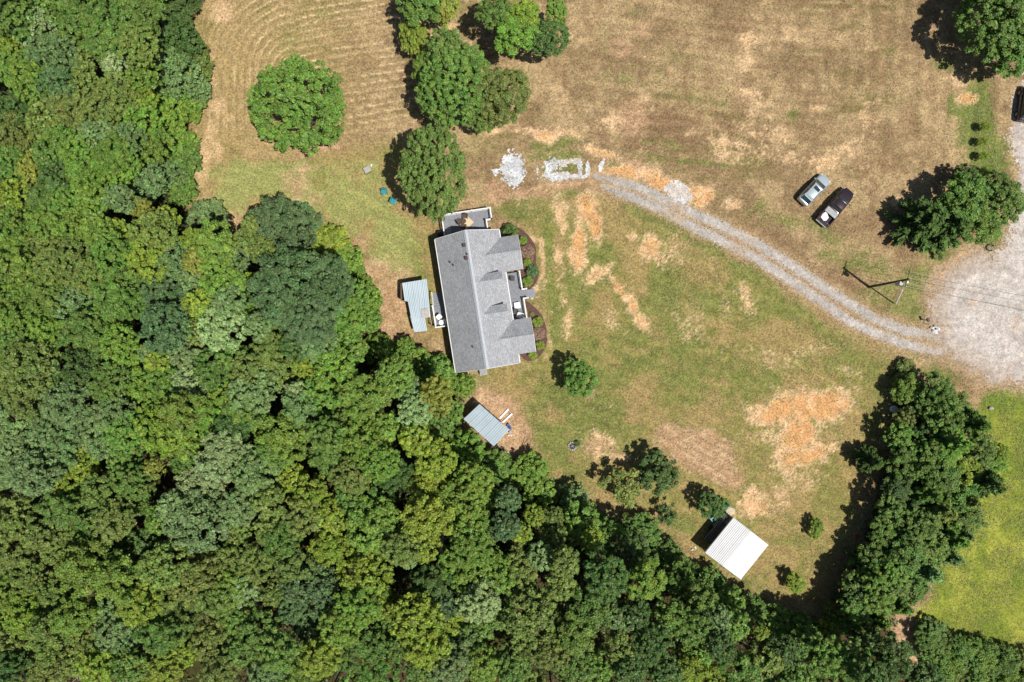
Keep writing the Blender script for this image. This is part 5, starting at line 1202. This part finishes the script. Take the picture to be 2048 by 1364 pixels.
c = P(1980, 495, 0); m = MB(); m.path([(.5 * math.cos(a) , .42 * math.sin(a), .07) for a in np.linspace(.3, 5.2, 15)], .07, 7); o = m.build('drain_pipe', M_BLACK, None); o.location = c; o['label'] = 'black bent drain pipe loop in the grass by the turning circle'; o['category'] = 'pipe'
c = P(1847, 640, 0); t = thing('mailbox', 'small dark utility box on a post left of the turning circle', 'utility box', c, .4); m = MB(); m.box(-.05, .05, -.05, .05, 0, .9); m.build('post', M_WOOD, t); m = MB(); m.box(-.14, .14, -.26, .26, .9, 1.15); m.build('box', M_DARK, t, .03)
for i, (x, y) in enumerate([(1862, 655), (1869, 652), (1873, 658), (1866, 661)]):
    m = MB(); m.ball((0, 0, .08), R.uniform(.15, .24), .16, .13, 9, 6, .15, R); o = m.build('rock', M_STONE, None); o.location = P(x, y, 0); o['label'] = ['leftmost', 'topmost', 'rightmost', 'lowest'][i] + ' grey rock where the drive meets the turning circle'; o['category'] = 'rock'; o['group'] = 'rocks at the drive mouth'
c = P(1981, 816, 0); m = MB(); m.ball((0, 0, .12), .34, .22, .2, 10, 7, .12, R); o = m.build('rock', M_STONE, None); o.location = c; o['label'] = 'pinkish pale rock at the corner of the bright field'; o['category'] = 'rock'

# ------------------------------------------------------------------ utility pole
up = thing('utility_pole', 'tall wooden utility pole with crossarm and transformer by the turning circle', 'utility pole', P(1738, 574, 0))
m = MB(); m.tube((0, 0, -.1), (0, .22, 9.1), .17, .12, 12); m.build('pole', surf('tarred_pole', (.075, .07, .065), .85, .3, 4, stretch=(1, 1, .2)), up)
a = math.radians(72)
m = MB(); dx, dy = math.cos(a), math.sin(a); m.tube((-1.0 * dx, .22 - 1.0 * dy, 8.75), (1.0 * dx, .22 + 1.0 * dy, 8.75), .07); m.build('crossarm', M_WOOD, up)
m = MB(); m.tube((-.25, -.18, 7.0), (-.25, -.18, 7.9), .26, .26, 14); m.build('transformer', M_GREY, up)
m = MB(); m.tube((.12, -.1, 8.2), (.12, -.1, 8.6), .13, .13, 10); m.build('meter_can', M_WHITE, up)
INS = [(k * dx, .22 + k * dy, 8.85) for k in (-.9, .15, .9)]
for p in INS:
    m = MB(); m.tube(p, (p[0], p[1], 9.02), .06, .04, 8); m.build('insulator', M_WHITE, up)
gb = P(1791, 609, 0) - up.location
m = MB(); top = Vector((.05, .15, 8.6)); gv = Vector((gb.x, gb.y, 0)); m.tube(top, gv, .03); m.build('guy_wire', M_WHITE, up)
m = MB(); m.tube(gv.lerp(top, .04), gv.lerp(top, .62), .085); m.build('guy_guard', M_WHITE, up)
base = up.location
for i, p in enumerate(INS + [(.05, -.02, 7.6)]):
    s = Vector(p) + base + Vector((0, 0, .17)); e = s + Vector((62, -11.5 - (i == 3) * 1.6, .3)); pts_ = []
    for k in range(25):
        u = k / 24; q = s.lerp(e, u); q.z -= 4.2 * 4 * u * (1 - u) * .28; pts_.append(q)
    m = MB(); m.path(pts_, .017, 5); o = m.build('power_line', surf('bare_cable', (.42, .40, .34), .4, .1, 3) if i == 0 else bpy.data.materials['bare_cable'], None)
    o['label'] = ['lowest of the three wires on the crossarm', 'middle wire on the crossarm', 'upper wire on the crossarm', 'thick service cable under the crossarm'][i] + ' running right over the gravel'; o['category'] = 'power line'; o['group'] = 'wires of the utility pole'

# ------------------------------------------------------------------ vehicles (x forward, y left)
def paint(name, col, var=.04):
    m = surf(name, col, .28, var, 2, metallic=.35, spec=.6); m.node_tree.nodes['Principled BSDF'].inputs['Coat Weight'].default_value = .6; return m
def loft(mb, st):
    """st: (x, halfwidth, z_low, z_shoulder, z_top, crown)"""
    rows = []
    for x, w_, zl, zs, zt in st:
        rows.append([(x, -w_ * .94, zl), (x, -w_, zl + (zs - zl) * .5), (x, -w_ * .97, zs), (x, -w_ * .80, zt), (x, -w_ * .4, zt + .025), (x, 0, zt + .035), (x, w_ * .4, zt + .025), (x, w_ * .80, zt), (x, w_ * .97, zs), (x, w_, zl + (zs - zl) * .5), (x, w_ * .94, zl)])
    n = len(rows[0]); vs = [p for r in rows for p in r]; fs = []
    for i in range(len(rows) - 1):
        for j in range(n - 1): fs.append((i * n + j, i * n + j + 1, (i + 1) * n + j + 1, (i + 1) * n + j))
        fs.append((i * n + n - 1, i * n, (i + 1) * n, (i + 1) * n + n - 1))
    fs += [tuple(range(n))[::-1], tuple(range((len(rows) - 1) * n, len(rows) * n))]
    return mb.add(vs, fs)
def cabin(t, pm, xb0, xb1, xt0, xt1, wb, wt, zb, zt):
    """greenhouse: b = belt, t = roof; x0 rear, x1 front"""
    m = MB(); m.add([(xb0, -wb, zb), (xb1, -wb * .93, zb), (xb1 + .0, 0, zb), (xb1, wb * .93, zb), (xb0, wb, zb), (xt0, -wt, zt - .03), (xt1, -wt, zt - .03), (xt1 + .0, 0, zt - .03), (xt1, wt, zt - .03), (xt0, wt, zt - .03)],
                    [(0, 1, 6, 5), (1, 2, 7, 6), (2, 3, 8, 7), (3, 4, 9, 8), (4, 0, 5, 9), (5, 6, 7, 8, 9), (4, 3, 2, 1, 0)])
    m.build('pillars', pm, t)
    m = MB(); n = 7; vs = []; xs_ = np.linspace(xt0 - .04, xt1 + .06, n)
    for x in xs_:
        e = .03 * ((x - (xt0 + xt1) / 2) / ((xt1 - xt0) / 2)) ** 2
        for y, dz in ((-wt - .01, -.03), (-wt * .8, .02), (0, .045), (wt * .8, .02), (wt + .01, -.03)): vs.append((x, y, zt + dz - e))
    m.add(vs, [(i * 5 + j, i * 5 + j + 1, (i + 1) * 5 + j + 1, (i + 1) * 5 + j) for i in range(n - 1) for j in range(4)] + [tuple(range(5)), tuple(range((n - 1) * 5, n * 5))[::-1]]); m.build('roof', pm, t, smooth=True)
    def pane(name, p, off):
        c = sum((Vector(q) for q in p), Vector()) / 4; o = Vector(off); q4 = [c + (Vector(q) - c) * .9 + o * .015 for q in p]
        m = MB(); m.add([tuple(q) for q in q4] + [tuple(q - o * .01) for q in q4], [(0, 1, 2, 3), (7, 6, 5, 4), (0, 4, 5, 1), (1, 5, 6, 2), (2, 6, 7, 3), (3, 7, 4, 0)]); m.build(name, M_GLASS, t)
    pane('windshield', [(xb1 + .06, -wb * .98, zb + .01), (xb1 + .06, wb * .98, zb + .01), (xt1 + .02, wt * 1.06, zt - .02), (xt1 + .02, -wt * 1.06, zt - .02)], (.8, 0, 1.2))
    pane('rear_window', [(xb0, wb * .95, zb), (xb0, -wb * .95, zb), (xt0, -wt, zt - .03), (xt0, wt, zt - .03)], (-.9, 0, .6))
    for s in (-1, 1):
        m_ = (xb0 + xb1) / 2; mt = (xt0 + xt1) / 2
        for xa, xb_, xc, xd in ((xb0 + .12, m_ - .03, mt - .03, xt0 + .12), (m_ + .03, xb1 - .15, xt1 - .08, mt + .03)):
            pane('side_window', [(xa, s * wb * .98, zb), (xb_, s * wb * .97, zb), (xc, s * wt, zt - .04), (xd, s * wt, zt - .04)], (0, s * 1.3, .35))
def wheels(t, xs_, yw, r_):
    for x in xs_:
        for s in (-1, 1):
            m = MB(); m.tube((x, s * (yw - .22), r_), (x, s * yw, r_), r_, None, 20); wh = m.build('wheel', M_TYRE, t); m = MB(); m.tube((x, s * yw, r_), (x, s * (yw + .012), r_), r_ * .6, None, 14); m.build('rim', M_GREY, wh)
def common(t, pm, L2, w_, zh, xm, ym, zm):
    for s in (-1, 1):
        m = MB(); m.ball((xm, s * (ym + .14), zm), .07, .13, .09, 10, 6); m.build('mirror', pm, t, smooth=True)
        m = MB(); m.box(L2 - .30, L2 - .02, s * (w_ * .72) - .16, s * (w_ * .72) + .16, zh - .14, zh); m.build('headlight', M_WHITE, t, .03)
        m = MB(); m.box(-L2 + .0, -L2 + .12, s * (w_ * .84) - .09, s * (w_ * .84) + .09, zh, zh + .2); m.build('tail_light', M_RED, t, .02)
def suv(px, py, deg, pm, label, name='parked_car'):
    t = thing(name, label, 'car', P(px, py, 0), math.radians(deg))
    m = MB(); loft(m, [(-2.34, .74, .42, .72, .95), (-2.25, .86, .32, .82, 1.05), (-1.6, .93, .28, .88, 1.06), (0, .94, .26, .90, 1.04), (.85, .94, .27, .88, 1.02), (1.5, .92, .28, .82, .98), (2.0, .86, .30, .74, .90), (2.25, .74, .32, .66, .80), (2.36, .55, .36, .56, .68)]); m.build('body', pm, t, .03, True)
    cabin(t, pm, -2.12, 1.12, -1.62, .38, .84, .66, 1.03, 1.66)
    m = MB(); m.box(-.35, .12, -.42, .42, 1.695, 1.725); m.build('sunroof', M_GLASS, t)
    for s in (-1, 1):
        m = MB(); m.tube((-1.45, s * .63, 1.71), (.2, s * .63, 1.71), .025); m.build('roof_rail', M_GREY, t)
    m = MB(); m.box(-1.78, -1.62, -.58, .58, 1.60, 1.64); m.build('spoiler', pm, t)
    wheels(t, (-1.42, 1.42), .95, .35); common(t, pm, 2.26, .86, .80, .95, .90, 1.10); return t
def pickup(px, py, deg, pm, label, name='pickup_truck', loaded=True):
    t = thing(name, label, 'pickup truck', P(px, py, 0), math.radians(deg))
    m = MB(); loft(m, [(-.62, .98, .48, 1.0, 1.12), (.6, .99, .46, 1.0, 1.14), (1.3, .98, .46, .98, 1.14), (2.0, .95, .46, .92, 1.10), (2.55, .88, .46, .84, 1.0), (2.78, .70, .48, .72, .9)]); m.build('body', pm, t, .03, True)
    cabin(t, pm, -.52, 1.42, -.38, .78, .88, .68, 1.13, 1.82)
    m = MB()
    m.box(-2.72, -.64, -.95, .95, .5, .72)
    for s in (-1, 1): m.box(-2.70, -.64, s * .90 - .08, s * .90 + .08, .722, 1.14)
    m.box(-2.80, -2.72, -.95, .95, .6, 1.14); m.box(-.66, -.60, -.82, .82, .722, 1.14); m.build('cargo_bed', pm, t, .02)
    m = MB(); m.box(-2.95, -2.82, -.85, .85, .48, .68); m.build('rear_bumper', M_GREY, t, .03)
    m = MB(); m.box(2.72, 2.86, -.80, .80, .48, .70); m.build('front_bumper', M_DARK, t, .03)
    if loaded:
        m = MB(); m.box(-1.45, -.70, -.86, .86, 1.0, 1.17); m.box(-1.10, -1.06, -.86, .86, 1.172, 1.185); m.build('tool_box', M_GREY, t, .02)
        b = thing('white_sack', 'white crumpled sheet load lying in the pickup bed', 'load', P(px, py, 0), math.radians(deg))
        m = MB(); rr = random.Random(3); m.add([(-2.5, .05, .95), (-2.4, .65, .98), (-1.9, .74, 1.0), (-1.50, .66, 1.06), (-1.52, .40, 1.12), (-1.8, -.20, 1.02), (-2.25, -.22, .9), (-2.05, .3, 1.12)], [(0, 7, 1), (1, 7, 2), (2, 7, 3), (3, 7, 4), (4, 7, 5), (5, 7, 6), (6, 7, 0), (0, 1, 2, 3, 4, 5, 6)]); m.slab([(-2.5, .05, .94), (-2.25, -.22, .89), (-1.8, -.20, 1.01), (-1.52, .40, 1.11), (-1.5, .66, 1.05), (-1.9, .74, .99), (-2.4, .65, .97)], .2); m.build('sheet', M_WHITE, b)
        m = MB(); m.box(-2.65, -2.45, -.7, -.2, .72, .98); m.ball((-2.5, -.5, .95), .2, .25, .12, 9, 6, .1, rr); m.build('bag', M_DARK, b)
    wheels(t, (-1.72, 1.78), .97, .40); common(t, pm, 2.66, .92, .95, 1.15, .96, 1.22); return t
pm1 = paint('silver_blue_paint', (.50, .58, .62)); pm2 = paint('aubergine_paint', (.040, .024, .032)); pm3 = paint('black_paint', (.02, .02, .024))
def gshift(px, py, h): k = (CAM_H - h) / CAM_H; return (px - 1024) * k + 1024, (py - 682) * k + 682
x, y = gshift(1630, 379, .9); suv(x, y, 46, pm1, 'silver blue suv parked on the dry grass left of the pickup')
x, y = gshift(1672.5, 413, .9); pickup(x, y, 49, pm2, 'dark aubergine pickup with white load in its bed')
x, y = gshift(2056, 206, .9); suv(x, y, 82, pm3, 'black car cut off by the right border on the gravel road')
